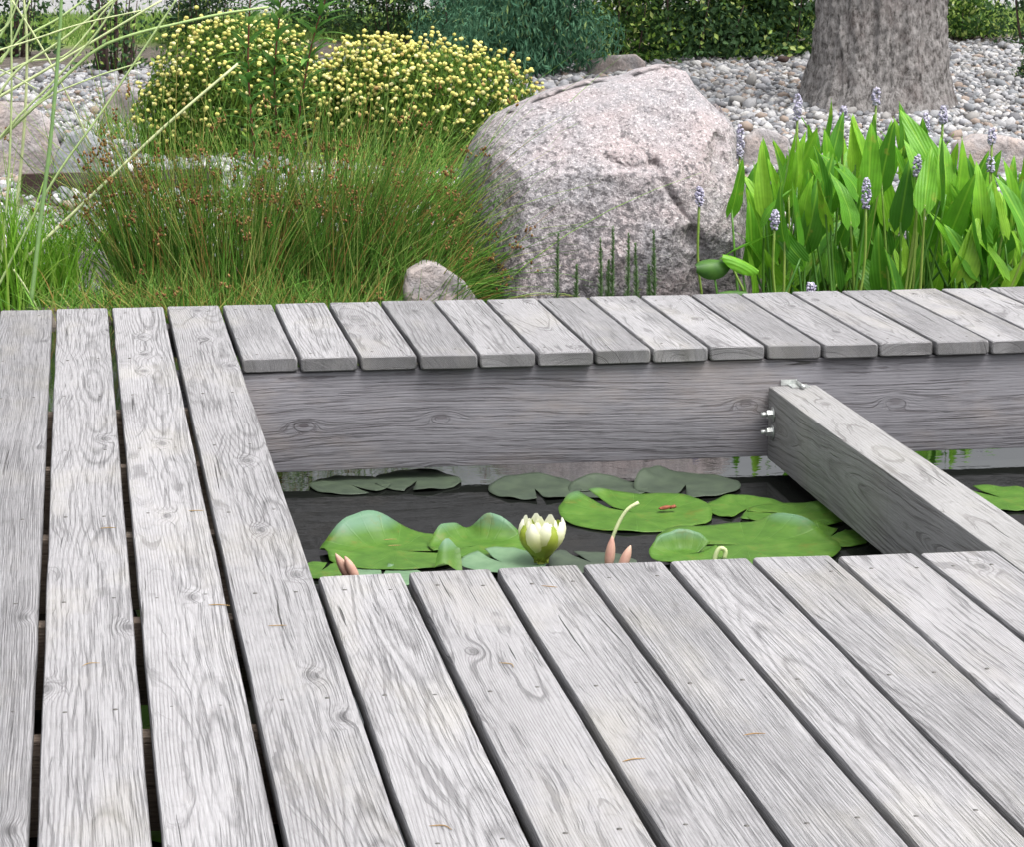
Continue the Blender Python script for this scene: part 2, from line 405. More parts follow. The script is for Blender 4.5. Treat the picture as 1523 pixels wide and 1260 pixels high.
M['rush'] = leaf_mat('rush_green', [(0, (.08, .19, .03)), (.35, (.14, .34, .045)), (.65, (.25, .49, .08)), (.84, (.50, .60, .18)), (.91, (.54, .42, .12)), (1, (.40, .20, .08))], .38, .45)
M['rushhead'] = leaf_mat('rush_seed_brown', [(0, (.14, .07, .03)), (.5, (.24, .13, .05)), (1, (.36, .24, .10))], .15, .8, .1)
M['bright_grass'] = leaf_mat('bright_green_grass', [(0, (.10, .26, .02)), (.6, (.22, .46, .04)), (1, (.42, .60, .12))], .35, .45)
M['pale_stalk'] = leaf_mat('pale_green_stalk', [(0, (.20, .38, .14)), (.35, (.42, .58, .22)), (1, (.72, .76, .44))], .25, .5)
M['button_green'] = leaf_mat('button_shrub_leaf', [(0, (.05, .11, .016)), (.6, (.12, .22, .03)), (1, (.22, .34, .05))], .25, .6, .2)
M['button'] = leaf_mat('button_flower_yellow', [(0, (.42, .28, .12)), (.12, (.56, .46, .16)), (.35, (.64, .62, .17)), (.8, (.78, .75, .26)), (1, (.86, .83, .44))], .15, .8, .1)
M['pick'] = leaf_mat('pickerelweed_leaf', [(0, (.06, .21, .018)), (.45, (.12, .35, .02)), (.8, (.21, .48, .03)), (1, (.30, .56, .05))], .35, .45, .35, True, 700)
M['pickstem'] = leaf_mat('pickerelweed_stem', [(0, (.05, .16, .02)), (.7, (.12, .28, .03)), (1, (.28, .38, .08))], .2, .4, .4)
M['violet'] = leaf_mat('violet_flower', [(0, (.36, .34, .46)), (.6, (.52, .50, .63)), (1, (.66, .64, .73))], .2, .8, .1)
M['weed'] = leaf_mat('tall_plant_leaf', [(0, (.06, .17, .035)), (.6, (.11, .27, .05)), (1, (.18, .35, .08))], .35, .65, .12, True)
M['blue_shrub'] = leaf_mat('bluegreen_shrub_leaf', [(0, (.05, .15, .085)), (.5, (.11, .26, .15)), (.85, (.19, .37, .21)), (1, (.30, .42, .15))], .25, .7, .2)
M['dark_shrub'] = leaf_mat('dark_shrub_leaf', [(0, (.02, .05, .02)), (.5, (.05, .11, .04)), (.8, (.09, .18, .06)), (.93, (.26, .40, .08)), (1, (.45, .60, .15))], .25, .6, .2)
M['light_shrub'] = leaf_mat('light_shrub_leaf', [(0, (.025, .065, .018)), (.5, (.07, .15, .03)), (.70, (.18, .33, .05)), (.80, (.50, .68, .14)), (1, (.70, .82, .28))], .4, .6, .2)
M['lawn'] = leaf_mat('lawn_grass', [(0, (.10, .19, .04)), (.6, (.20, .33, .07)), (1, (.34, .40, .14))], .3, .6, .2)
M['shoot'] = leaf_mat('marsh_shoot_green', [(0, (.07, .13, .05)), (1, (.17, .28, .11))], .25, .6, .2)
M['needle'] = leaf_mat('dry_needle', [(0, (.26, .14, .05)), (1, (.36, .25, .11))], .1, .6, .2, True)
M['crown'] = leaf_mat('tree_crown_leaf', [(0, (.03, .08, .015)), (1, (.10, .2, .03))], .3, .6, .2)

m = NT('lily_pad_green'); sx = m.n('ShaderNodeSeparateXYZ'); m.l(m.obj(), sx.inputs[0])
ang = m.math('ARCTAN2', sx.outputs[1], sx.outputs[0]); vein = m.math('ABSOLUTE', m.math('SINE', m.math('MULTIPLY', ang, 9.0)))
wv = m.noise(m.obj(), 18, 4, .6)
c = m.ramp(wv, [(.25, (.040, .10, .012)), (.5, (.062, .145, .018)), (.75, (.098, .185, .030))])
c = m.mix(m.math('MULTIPLY', m.ramp(vein, [(0, 1.0), (.07, 0.0)]), .6), c, (.11, .23, .045))
c = m.mix(m.math('MULTIPLY', m.ramp(m.noise(m.obj(), 45, 3), [(.6, 0.0), (.75, 1.0)]), .3), c, (.15, .12, .03))
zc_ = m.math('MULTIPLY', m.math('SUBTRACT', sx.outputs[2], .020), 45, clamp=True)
c = m.mix(m.math('MULTIPLY', zc_, .75), c, (.13, .235, .17))  # sky reflection on the raised lobes, painted as a bluish tint by height
c = m.mix(m.math('MULTIPLY', m.ramp(m.noise(m.obj(), 11, 4, .7), [(.58, 0.0), (.68, 1.0)]), .45), c, (.13, .13, .02))
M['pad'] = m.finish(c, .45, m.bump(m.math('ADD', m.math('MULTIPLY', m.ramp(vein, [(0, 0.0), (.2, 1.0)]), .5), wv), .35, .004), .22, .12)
m = NT('dark_leaf_green'); M['padgreen'] = m.finish(m.ramp(m.noise(m.obj(), 30, 3), [(.3, (.03, .09, .015)), (.7, (.06, .15, .02))]), .5, None, .3, .15)
m = NT('lily_pad_grey_shaded'); c = m.ramp(m.noise(m.obj(), 18, 4, .6), [(.3, (.03, .042, .030)), (.7, (.055, .075, .048))])
M['padgrey_shaded'] = m.finish(c, .5, None, .3)  # rear pads: shade and reflection of the walkway beam put into the dark grey
m = NT('lily_pad_pale'); c = m.ramp(m.noise(m.obj(), 18, 4, .6), [(.3, (.09, .17, .09)), (.7, (.15, .24, .14))])
M['padpale'] = m.finish(c, .5, None, .25, .1)
m = NT('white_petal'); sx = m.n('ShaderNodeSeparateXYZ'); m.l(m.obj(), sx.inputs[0])
M['petal'] = m.finish(m.ramp(m.math('MULTIPLY', sx.outputs[2], 10, clamp=True), [(0, (.52, .60, .14)), (.45, (.74, .77, .34)), (.9, (.86, .86, .76))]), .5, None, .3, .35)
m = NT('green_sepal'); M['sepal'] = m.finish(m.ramp(m.noise(m.obj(), 30, 3), [(.3, (.22, .30, .03)), (.7, (.40, .47, .07))]), .45, None, .4, .25)
m = NT('pink_bud'); M['bud'] = m.finish(m.ramp(m.noise(m.obj(), 25, 3), [(.3, (.50, .24, .20)), (.7, (.62, .46, .34))]), .5, None, .4, .2)
m = NT('dead_leaf_brown'); M['dead'] = m.finish((.22, .07, .04), .8, None, .2)

# ------------------------------------------------------------------ ground, water, road
def build_ground():
    xs = np.concatenate([[-300, -60, -20, -8, -4], np.arange(-3, 9.01, .15), [11, 15, 30, 80, 300]])
    ys = np.concatenate([[-60, -20, -8, -5], np.arange(-4, 4, .5), np.arange(4, 8.5, .1), np.arange(8.5, 18, .25), [20, 24, 28, 34, 45, 80, 200, 600]])
    V = np.array([[x, y, gz(x, y)] for y in ys for x in xs]); nx = len(xs)
    q = [[j * nx + i, j * nx + i + 1, (j + 1) * nx + i + 1, (j + 1) * nx + i] for j in range(len(ys) - 1) for i in range(nx - 1)]
    o = link('ground', raw_mesh('ground', V, [np.array(q)], M['soil'])); tag(o, kind='structure')
    xs = [-14, -3, 0, 3, 16]; ys = [-7, -3, 0, 3, 7.2]
    V = np.array([[x, y, WATER] for y in ys for x in xs]); q = [[j * 5 + i, j * 5 + i + 1, (j + 1) * 5 + i + 1, (j + 1) * 5 + i] for j in range(4) for i in range(4)]
    o = link('water', raw_mesh('water', V, [np.array(q)], M['water'])); tag(o, kind='structure')
    z = gz(0, 30) + .03; y0 = gp(100, 26).y
    V = np.array([[-60, y0, z], [80, y0, z], [80, y0 + 9, z], [-60, y0 + 9, z], [-60, y0, z - .1], [80, y0, z - .1], [80, y0 + 9, z - .1], [-60, y0 + 9, z - .1]])
    o = link('road', raw_mesh('road', V, [np.array([[0, 1, 2, 3], [0, 4, 5, 1]])], M['road'], False)); tag(o, kind='structure')
build_ground()

# ------------------------------------------------------------------ planks
def plank_mesh(name, w, L, t, mat, seed, r=0.006, ns=34, rough=1.0):
    """rounded plank along +Y from 0 to L, top at z=0, centred on x; edges wander a little"""
    prof = []
    for cx, cz, a0 in ((w / 2 - r, -r, 0), (-w / 2 + r, -r, 90), (-w / 2 + r, -t + r, 180), (w / 2 - r, -t + r, 270)):
        for k in range(3):
            a = math.radians(a0 + 45 * k); prof.append((cx + r * math.cos(a), cz + r * math.sin(a)))
    prof.insert(3, (w * .2, 0.0)); prof.insert(4, (-w * .2, 0.0))
    m_ = len(prof); V = []
    ys = np.concatenate([[0.0, 0.004], np.linspace(.03, L - .03, ns), [L - .004, L]])
    for k, y in enumerate(ys):
        end = 1 - 0.0035 / (w / 2) if k in (0, len(ys) - 1) else 1.0
        for (x, z) in prof:
            sgn = 1 if x > 0 else -1
            dx = rough * (0.0014 * mnoise.noise((seed * 9 + sgn * 3, y * 3.2, 0)) + 0.0009 * mnoise.noise((seed * 5 + sgn, y * 24, 0)))
            dz = rough * 0.0018 * mnoise.noise((seed * 3.7, y * 1.4, x * 8))
            yy = y + (0.0025 * mnoise.noise((x * 30, seed * 4.4, z * 20)) if k < 2 or k > len(ys) - 3 else 0)
            zz = z * 1.0 + dz
            if end < 1: zz = zz + (-.003 if z > -t / 2 else .003)
            V.append((x * end + dx, yy, zz))
    q = []
    for k in range(len(ys) - 1):
        for j in range(m_): q.append([k * m_ + j, k * m_ + (j + 1) % m_, (k + 1) * m_ + (j + 1) % m_, (k + 1) * m_ + j])
    n0 = len(V); V.append((0, 0.0, -t / 2)); V.append((0, L, -t / 2)); e = (len(ys) - 1) * m_
    tr = [[n0, (j + 1) % m_, j] for j in range(m_)] + [[n0 + 1, e + j, e + (j + 1) % m_] for j in range(m_)]
    me = raw_mesh(name, V, [np.array(q), np.array(tr)], mat, True)
    return me

def sharp(o, ang=35):
    me = o.data
    bm = bmesh.new(); bm.from_mesh(me)
    bmesh.ops.recalc_face_normals(bm, faces=bm.faces)
    for e in bm.edges:
        if len(e.link_faces) == 2 and e.calc_face_angle(0) > math.radians(ang): e.smooth = False
    bm.to_mesh(me); bm.free()

def nails(name, pts, parent):
    g = Geo()
    for p in pts:
        n = 8; rr = .0036; a = np.arange(n) * 2 * math.pi / n
        z = p[2] + .0006
        V = [(p[0] + rr * math.cos(t), p[1] + rr * math.sin(t), z) for t in a] + [(p[0], p[1], z + .0006)] + [(p[0] + rr * 1.1 * math.cos(t), p[1] + rr * 1.1 * math.sin(t), z - .003) for t in a]
        t = [[n, i, (i + 1) % n] for i in range(n)]; q = [[i, n + 1 + i, n + 1 + (i + 1) % n, (i + 1) % n] for i in range(n)]
        g.add(V, t=t, q=q)
    o = g.build(name, M['nail'], parent); o['kind'] = 'stuff'

JOISTS = [-2.46, -1.87, -1.28, -.69, -.10]
JOISTS_L = JOISTS + [.49, 1.08, 1.67]
# left deck: long boards running away from the viewer
left = empty('boardwalk', (-0.45, 0, 0), 'weathered grey boardwalk of long planks running away along the left side', 'boardwalk')
nl = []
edges_left = [(-.898, -.760), (-.748, -.610), (-.598, -.4603), (-.4485, -.3115), (-.2990, -.1612), (-.1498, -.0088)]
for i, (a, b) in enumerate(edges_left):
    me = plank_mesh('board', b - a, 5.75, .034, M['deck'], 3.3 + i * 1.7, ns=60)
    o = link('board', me, left, ((a + b) / 2 + .45, -2.8 + random.uniform(-.003, .003), 0), (0, 0, 0), seed=[5.1, 8.7, 21.3, 2.6, 13.9, 30.2][i]); sharp(o)
    for y in JOISTS_L + [2.15, 2.85]:
        for s in (-.038, .036): nl.append(((a + b) / 2 + .45 + s + random.uniform(-.006, .006), y + random.uniform(-.008, .008), 0))
nails('nail_heads', nl, left)
for i, y in enumerate(JOISTS_L):
    me = plank_mesh('joist', .038, .90, .14, M['joist'], i + 50, r=.002, ns=6)
    o = link('joist', me, left, (.41, y - 0, -.0365), (0, 0, math.pi / 2), seed=40 + i * 1.9); sharp(o)
me = plank_mesh('beam', .045, 5.3, .10, M['joist'], 70, r=.002, ns=8)
o = link('beam', me, left, (-.30, -2.75, -.18), (0, 0, 0), seed=71.3); sharp(o)

# near deck
near = empty('deck', (0.6, -1.4, 0), 'weathered grey deck of parallel boards in the foreground, ending above the lily pads', 'deck')
ed = [(0.0008, .141), (.1535, .2925), (.305, .4435), (.4535, .592), (.602, .7405), (.7505, .889), (.899, 1.0355), (1.0465, 1.180)]
nl = []
seeds = [17.2, 9.4, 26.8, 4.9, 33.1, 11.6, 45.3, 20.4]
y0s = [-.001, .003, .006, .008, .006, .007, -.002, -.005]
for i, (a, b) in enumerate(ed):
    me = plank_mesh('board', b - a, 2.8, .036, M['deck'], 13.3 + i * 1.3, ns=46)
    o = link('board', me, near, ((a + b) / 2 - .6, -2.8 + y0s[i] + 1.4, 0), (0, 0, random.uniform(-.0006, .0006)), seed=seeds[i]); sharp(o)
    for y in JOISTS:
        for s in (-.036, .034): nl.append(((a + b) / 2 - .6 + s + random.uniform(-.008, .008), y + 1.4 + random.uniform(-.012, .012), 0))
nails('nail_heads', nl, near)
for i, y in enumerate(JOISTS):
    me = plank_mesh('joist', .038, 1.17, .14, M['joist'], i + 60, r=.002, ns=6)
    o = link('joist', me, near, (1.175 - .6, y + 1.4, -.0385), (0, 0, math.pi / 2), seed=60 + i * 1.7); sharp(o)
for x in (.25, .95):
    me = plank_mesh('beam', .045, 2.4, .12, M['joist'], 77 + x, r=.002, ns=6)
    o = link('beam', me, near, (x - .6, -2.6 + 1.4, -.182), (0, 0, 0), seed=80.3 + x); sharp(o)

# walkway across the pond
walk = empty('walkway', (1.3, 2.5, 0), 'raised grey walkway of short cross boards on a deep timber beam over the pond', 'walkway')
xs0 = [0.003, .145, .292, .438, .587, .732]
xs = xs0 + [.732 + .1464 * k for k in range(1, 13)]
yf = [2.099, 2.092, 2.088, 2.078, 2.082, 2.080]
nl = []
for i in range(len(xs) - 1):
    a, b = xs[i], xs[i + 1] - (.0085 if i else .008); y0 = yf[i] if i < 6 else 2.09 + random.uniform(-.006, .006)
    me = plank_mesh('board', b - a, 2.955 - y0 + random.uniform(-.006, .004), .036, M['deck'], 23.3 + i * 1.1, ns=14, r=.006)
    o = link('board', me, walk, ((a + b) / 2 - 1.3, y0 - 2.5, 0), (0, 0, random.uniform(-.002, .002)), seed=50.5 + i * 3.77); sharp(o)
    for y in (2.155, 2.87):
        for s in (-.036, .034): nl.append(((a + b) / 2 - 1.3 + s + random.uniform(-.008, .008), y - 2.5 + random.uniform(-.012, .012), 0))
nails('nail_heads', nl, walk)
for y, s, hh in ((2.104 + .04, 63.1, .25), (2.86, 97.3, .08)):
    me = plank_mesh('beam', hh, 2.9, .078, M['beam'], s, r=.003, ns=24)
    # board on edge: local X (width) -> vertical, local Y -> world X
    o = link('beam', me, walk, (-.17 - 1.3, y - .039 - 2.5, -.0385 - .125), seed=s); sharp(o)
    o.matrix_parent_inverse.identity()
    o.rotation_mode = 'QUATERNION'
    # columns: local x -> -z? choose local x=(0,0,1), local y=(1,0,0), local z=(0,-1,0)*-1 -> right handed: x cross y = (0,1,0)... so z=(0,1,0)
    R_ = Matrix(((0, 1, 0), (0, 0, 1), (1, 0, 0)))
    # with local z -> +Y and the plank below z=0, the front face sits at y-0.078; shift back
    o.location = (-.17 - 1.3, y - .04 + .078 - 2.5, -.0385 - hh / 2)
    o.rotation_quaternion = R_.to_quaternion()
for x in (-.05, 2.55):
    me = plank_mesh('post', .09, .55, .09, M['beam'], x + 9, r=.004, ns=5)
    o = link('post', me, walk, (x - 1.3, 2.45 - 2.5, -.86), seed=x + 101); sharp(o)
    o.rotation_mode = 'QUATERNION'; o.rotation_quaternion = Matrix(((1, 0, 0), (0, 0, 1), (0, 1, 0))).to_quaternion() if False else Matrix(((1, 0, 0), (0, 0, -1), (0, 1, 0))).to_quaternion()

# cross beam with its bolts
cross = empty('support_beam', (1.385, 2.10, -.105), 'thick grey timber beam running from the walkway towards the foreground deck, bolted at its far end', 'beam')
me = plank_mesh('timber', .125, 4.2, .187, M['cross'], 5.5, r=.004, ns=40)
o = link('timber', me, cross, (0, -4.203, 0), seed=12.7); sharp(o)
def bolt(z):
    g = Geo(); x0 = -.0625
    tube(g, [(x0 - .002, 0, 0), (x0 - .0005, 0, 0)], .019, 20)      # washer lies on the timber
    w_ = g.build('washer', M['steel'], None); g = Geo()
    tube(g, [(x0 - .016, 0, 0), (x0 - .002, 0, 0)], .0115, 6)
    n_ = g.build('nut', M['steel'], None, smooth=False); g = Geo()
    tube(g, [(x0 - .030, 0, 0), (x0 - .0165, 0, 0)], .006, 12)
    b_ = g.build('bolt', M['steel'], cross); b_.location = (0, -.055, z)
    w_.parent = b_; n_.parent = b_
bolt(-.062); bolt(-.108)
g = Geo(); tube(g, [(.0, -.070, .0085), (.0, -.008, .0085)], .0045, 10); o = g.build('bolt', M['steel'], cross); o.location = (.012, 0, 0)
def boxgeo(g, x0, x1, y0, y1, z0, z1):
    V = [(x, y, z) for z in (z0, z1) for y in (y0, y1) for x in (x0, x1)]
    g.add(V, q=[[0, 1, 3, 2], [4, 6, 7, 5], [0, 4, 5, 1], [2, 3, 7, 6], [0, 2, 6, 4], [1, 5, 7, 3]])
g = Geo(); boxgeo(g, -.012, .036, -.045, -.004, .0012, .0042); boxgeo(g, -.03, .012, -.0035, -.0012, .0012, .016); g.build('bracket', M['steel'], cross, smooth=False)

# ------------------------------------------------------------------ rocks
def outline_rock(name, pts, Y, depth, mat, label, planes=None, crease=None, seed=0, amp=.02, nth=110, nr=34, sharpness=5.0, group=None):
    """closed stone whose outline stands at distance Y; front and back bulge as rough facets"""
    W = np.array([unp(x, y, Y=Y)[[0, 2]] for x, y in pts]); c = W.mean(0)
    ang = np.linspace(0, 2 * math.pi, nth, endpoint=False); R = []
    n = len(W)
    for a in ang:
        d_ = np.array([math.cos(a), math.sin(a)]); best = 0
        for i in range(n):
            p, q = W[i] - c, W[(i + 1) % n] - c; e = q - p; den = d_[0] * e[1] - d_[1] * e[0]
            if abs(den) < 1e-9: continue
            t = (p[0] * e[1] - p[1] * e[0]) / den; u = (p[0] * d_[1] - p[1] * d_[0]) / den
            if t > 0 and -1e-6 <= u <= 1 + 1e-6: best = max(best, t)
        R.append(best)
    R = np.array(R); rs = random.Random(seed)
    sz = R.mean()
    if planes is None:
        planes = [(depth * rs.uniform(.6, 1.05), rs.uniform(-.9, .9), rs.uniform(-.9, .9)) for _ in range(6)]
    def dep(x, z, rho, sgn):
        v = min(a + b * x + c_ * z for a, b, c_ in planes) if sgn < 0 else depth * .9
        v = max(v, .15 * depth)
        v = v * (max(0.0, 1 - rho ** sharpness)) ** .5
        if crease and sgn < 0:
            for line, wd, dp in crease:
                L = [unp(px, py, Y=Y)[[0, 2]] for px, py in line]; best = 9
                for i in range(len(L) - 1):
                    a_, b_ = L[i], L[i + 1]; ab = b_ - a_; t = max(0, min(1, ((np.array([x, z]) - a_) @ ab) / (ab @ ab)))
                    best = min(best, np.linalg.norm(np.array([x, z]) - a_ - t * ab))
                q3 = mnoise.noise((x * 22, z * 22, seed)); best = abs(best + .012 * q3 + .006 * mnoise.noise((x * 70, z * 70, 2)))
                v -= dp * (.75 + .8 * q3) * math.exp(-(best / wd) ** 2) * (1 - rho ** 8)
        return v
    V = []
    rr = np.linspace(0, 1, nr + 1)[1:] ** .8
    for sgn in (-1, 1):
        V.append((c[0], Y + sgn * dep(c[0], c[1], 0, sgn), c[1]))
        for rho in rr:
            for k, a in enumerate(ang):
                x, z = c[0] + rho * R[k] * math.cos(a), c[1] + rho * R[k] * math.sin(a)
                y = Y + sgn * dep(x, z, rho, sgn)
                p = Vector((x, y, z)); nn = mnoise.fractal(p * 3.2 + Vector((seed, 0, 0)), .9, 2.1, 5); n3 = mnoise.fractal(p * 14, .8, 2.1, 4)
                y += sgn * (amp * 1.1 * nn + amp * .42 * n3); q_ = 1 + .02 * nn / max(sz, .1) * (sz if sz < 1 else 1)
                V.append((c[0] + (x - c[0]) * q_, y, c[1] + (z - c[1]) * q_))
    m1 = 1 + nr * nth; T = []; Q = []
    for s, b in ((0, 0), (1, m1)):
        for k in range(nth):
            k2 = (k + 1) % nth; T.append([b, b + 1 + k2, b + 1 + k] if s else [b, b + 1 + k, b + 1 + k2])
            for j in range(nr - 1):
                a0, a1 = b + 1 + j * nth, b + 1 + (j + 1) * nth
                Q.append([a0 + k, a0 + k2, a1 + k2, a1 + k] if s else [a0 + k, a1 + k, a1 + k2, a0 + k2])
    b0, b1 = 1 + (nr - 1) * nth, m1 + 1 + (nr - 1) * nth
    for k in range(nth): k2 = (k + 1) % nth; Q.append([b0 + k, b1 + k, b1 + k2, b0 + k2])
    V = np.array(V); org = np.array([c[0], Y, V[:, 2].min()])
    o = link(name, raw_mesh(name, V - org, [np.array(T), np.array(Q)], mat), loc=org)
    bm = bmesh.new(); bm.from_mesh(o.data); bmesh.ops.remove_doubles(bm, verts=bm.verts, dist=.0005); bmesh.ops.recalc_face_normals(bm, faces=bm.faces); bm.to_mesh(o.data); bm.free()
    tag(o, label, 'rock', group); return o

cY = 5.02; cc = unp(900, 300, Y=cY)
x0, z0 = cc[0], cc[2]
def pl(a, b, c_): return (a - b * x0 - c_ * z0, b, c_)
outline_rock('boulder', [(694, 262), (706, 225), (722, 198), (742, 176), (790, 153), (838, 134), (890, 121), (935, 116), (968, 103), (1000, 98), (1020, 106), (1032, 128), (1052, 150), (1078, 172), (1087, 190), (1086, 238), (1104, 272), (1110, 320), (1118, 372), (1124, 440), (1122, 520), (670, 520), (668, 430), (680, 330)],
             cY, .42, M['granite'], 'big pinkish grey granite boulder standing behind the walkway, left of the pickerelweed',
             [pl(.40, .10, -.22), pl(.50, .05, -.95), pl(.80, 1.25, -.35), pl(1.12, -1.9, -.2), pl(.50, -.42, -.35), pl(.56, .30, -1.1), pl(.46, -.15, .25)],
             [([(880, 226), (905, 234), (945, 232)], .020, .026), ([(945, 232), (958, 262), (985, 305), (1005, 345)], .020, .030), ([(835, 150), (850, 240), (835, 330)], .012, .008), ([(1075, 255), (1095, 300), (1105, 400)], .012, .02), ([(1040, 190), (1030, 240), (1060, 270), (1075, 330), (1085, 400)], .02, .02), ([(1050, 185), (1045, 235)], .05, .03), ([(990, 330), (1010, 390), (1020, 440)], .04, .04)],
             seed=3, amp=.013, nth=260, nr=90, sharpness=13)
def grock(name, pts, mat, label, dep=.5, seed=1, Y=None, **k):
    xs_ = [p[0] for p in pts]; yb = max(p[1] for p in pts)
    if Y is None: Y = gp(sum(xs_) / len(xs_), yb)[1] + .1
    lo = [(min(xs_) + 4, yb + 12), (max(xs_) - 4, yb + 12)]
    top = sorted(pts, key=lambda p: p[0])
    W = unp(min(xs_), yb, Y=Y)[0], unp(max(xs_), yb, Y=Y)[0]
    return outline_rock(name, top + lo[::-1], Y, (W[1] - W[0]) * dep, mat, label, seed=seed, nth=70, nr=18, amp=.012, **k)
grock('boulder', [(600, 428), (606, 404), (634, 389), (652, 391), (690, 417), (710, 443), (714, 452)], M['rock'], 'low grey-brown stone at the foot of the rushes, just behind the walkway', .5, 11, Y=4.66, sharpness=14)
grock('boulder', [(0 - 70, 250), (-50, 160), (0, 148), (40, 150), (75, 178), (92, 225), (95, 268)], M['rock'], 'large pale pinkish rock at the left edge behind the grass stalks', .5, 12)
grock('boulder', [(74, 268), (84, 225), (105, 195), (128, 190), (150, 205), (168, 245), (172, 272)], M['rock2'], 'blue-grey rock with a flat front beside the large pale rock on the left', .45, 13)
grock('boulder', [(146, 178), (158, 140), (185, 122), (208, 130), (222, 168), (224, 190)], M['rock'], 'brownish rock on the pebbles left of the yellow flowered shrub', .5, 14)
grock('boulder', [(872, 106), (876, 90), (905, 82), (945, 80), (960, 92), (962, 112)], M['rock'], 'flat pale block of stone showing above the top of the big boulder', .4, 15)
grock('boulder', [(1104, 248), (1108, 205), (1128, 190), (1150, 194), (1172, 204), (1178, 226), (1180, 252)], M['rock'], 'pale pink rock between the big boulder and the pickerelweed', .45, 16)
grock('boulder', [(1418, 252), (1424, 215), (1455, 200), (1500, 202), (1540, 212), (1580, 240), (1590, 262)], M['rock'], 'pale rock behind the pickerelweed at the right edge', .45, 17)
grock('boulder', [(1048, 190), (1052, 160), (1064, 152), (1078, 168), (1088, 196), (1090, 212)], M['granite'], 'grey stone peeping out behind the right shoulder of the big boulder', .5, 18)
grock('boulder', [(92, 408), (104, 382), (130, 366), (155, 372), (170, 392), (176, 412)], M['rock'], 'flat brown stone at the left pond edge beside the rushes', .45, 19, Y=5.25)
grock('boulder', [(84, 352), (96, 318), (120, 308), (150, 316), (162, 350)], M['rock2'], 'small grey stone below the dark edging board', .5, 20)
grock('boulder', [(1080, 438), (1085, 412), (1105, 404), (1135, 410), (1150, 440)], M['rock'], 'small stone under the folded leaves at the foot of the boulder', .5, 21, Y=4.95)

# edging board
a_, b_ = gp(30, 296), gp(330, 286)
ang = math.atan2(b_[1] - a_[1], b_[0] - a_[0]); ln = math.hypot(b_[0] - a_[0], b_[1] - a_[1])
me = plank_mesh('edging_board', .16, ln, .035, M['edging'], 4, r=.003, ns=12)
o = link('edging_board', me, seed=3.3); o.rotation_mode = 'QUATERNION'
ca, sa = math.cos(ang), math.sin(ang)
o.rotation_quaternion = Matrix(((0, ca, -sa), (0, sa, ca), (1, 0, 0))).to_quaternion()
o.location = (a_[0], a_[1] + .1, a_[2] + .02); sharp(o)
tag(o, 'dark brown timber edging board holding back pebbles on the left bank', 'edging')

# ------------------------------------------------------------------ pebbles
def build_pebbles():
    sp = .043; ys = np.arange(5.0, 16.6, sp); C = []; S = []
    for y in ys:
        xl = unp(-70, 300, Y=y)[0]; xr = unp(1600, 300, Y=y)[0]
        x = np.arange(xl, xr, sp); n = len(x)
        C.append(np.stack([x + rng.uniform(-.5, .5, n) * sp, y + rng.uniform(-.5, .5, n) * sp], 1))
    C = np.concatenate(C)
    C = C[rng.random(len(C)) < .92]; pL, pR = gp(0, 104), gp(1523, 62); C = C[C[:, 1] < pL.y + (C[:, 0] - pL.x) * (pR.y - pL.y) / (pR.x - pL.x) + rng.normal(size=len(C)) * .12]
    z = np.array([gz(x, y) for x, y in C]); keep = (z > -.325) & ~((C[:, 1] < 5.5) & (C[:, 0] > -.3)); C, z = C[keep], z[keep]; n = len(C)
    s = np.clip(rng.lognormal(math.log(.0195), .34, n), .010, .050)
    S = np.stack([s * rng.uniform(.9, 1.35, n), s * rng.uniform(.75, 1.1, n), s * rng.uniform(.5, .85, n)], 1)
    g = Geo(); blobs(g, np.column_stack([C, z + S[:, 2] * rng.uniform(.1, .9, n)]), S, jit=.12)
    o = g.build('gravel', M['pebble']); tag(o, 'rounded pale grey river pebbles covering the bank', 'gravel', kind='stuff')
build_pebbles()

# ------------------------------------------------------------------ tree
def build_tree():
    b = gp(1305, 158); t = empty('tree', b, 'big grey-barked tree trunk flaring at its base on the pebbles', 'tree')
    zc = (b[1] - CAM[1]) * 1.03; R0 = 0.5 * 228 / FPX * zc
    nth, nz = 220, 260; zs = np.concatenate([np.linspace(-.12, 1.2, 170), np.linspace(1.22, 6.5, nz - 170)]); V = []
    for z in zs:
        rr = R0 * (0.80 + .22 * math.exp(-max(z, 0) / .22) - .035 * min(z, 2)) if z < 2 else R0 * (.73 - .05 * (z - 2))
        for k in range(nth):
            a = 2 * math.pi * k / nth; ca, sa = math.cos(a), math.sin(a)
            fl = 1 + .07 * math.exp(-max(z, 0) / .2) * math.sin(5 * a + .8) + .03 * mnoise.noise((ca * 1.5, sa * 1.5, z * .8))
            n1 = 1 - abs(mnoise.noise((ca * 6.5, sa * 6.5, z * 2.2))) * 2; n2 = mnoise.noise((ca * 17, sa * 17, z * 11)); n3 = mnoise.noise((ca * 34, sa * 34, z * 26))
            r_ = rr * fl + .030 * max(n1, -.2) + .018 * n2 + .010 * n3
            V.append((r_ * ca + .03 * z, r_ * sa * .95, z))
    q = [[j * nth + k, j * nth + (k + 1) % nth, (j + 1) * nth + (k + 1) % nth, (j + 1) * nth + k] for j in range(nz - 1) for k in range(nth)]
    link('trunk', raw_mesh('trunk', V, [np.array(q)], M['bark']), t)
    g = Geo(); L = Geo(); top = np.array([.19, 0, 6.3])
    for k in range(9):
        a = k * 2.4; h0 = 5.0 + .15 * k; e = np.array([math.cos(a) * 3.2, math.sin(a) * 3.2, 7.6 + (k % 3)])
        P = spline([(0.03 * h0, 0, h0), (e * .4 + np.array([0, 0, .55 * h0])), e], 8); g2 = Geo()
        tube(g2, P, np.linspace(.16, .03, 8), 7); g2.build('limb', M['bark'], t)
        n = 1500; C = e + rng.normal(size=(n, 3)) * [1.2, 1.2, .8] + 0; leafcloud(L, C, C - top, rng.uniform(.07, .13, n), .6)
    o = L.build('crown', M['crown'], t)
build_tree()

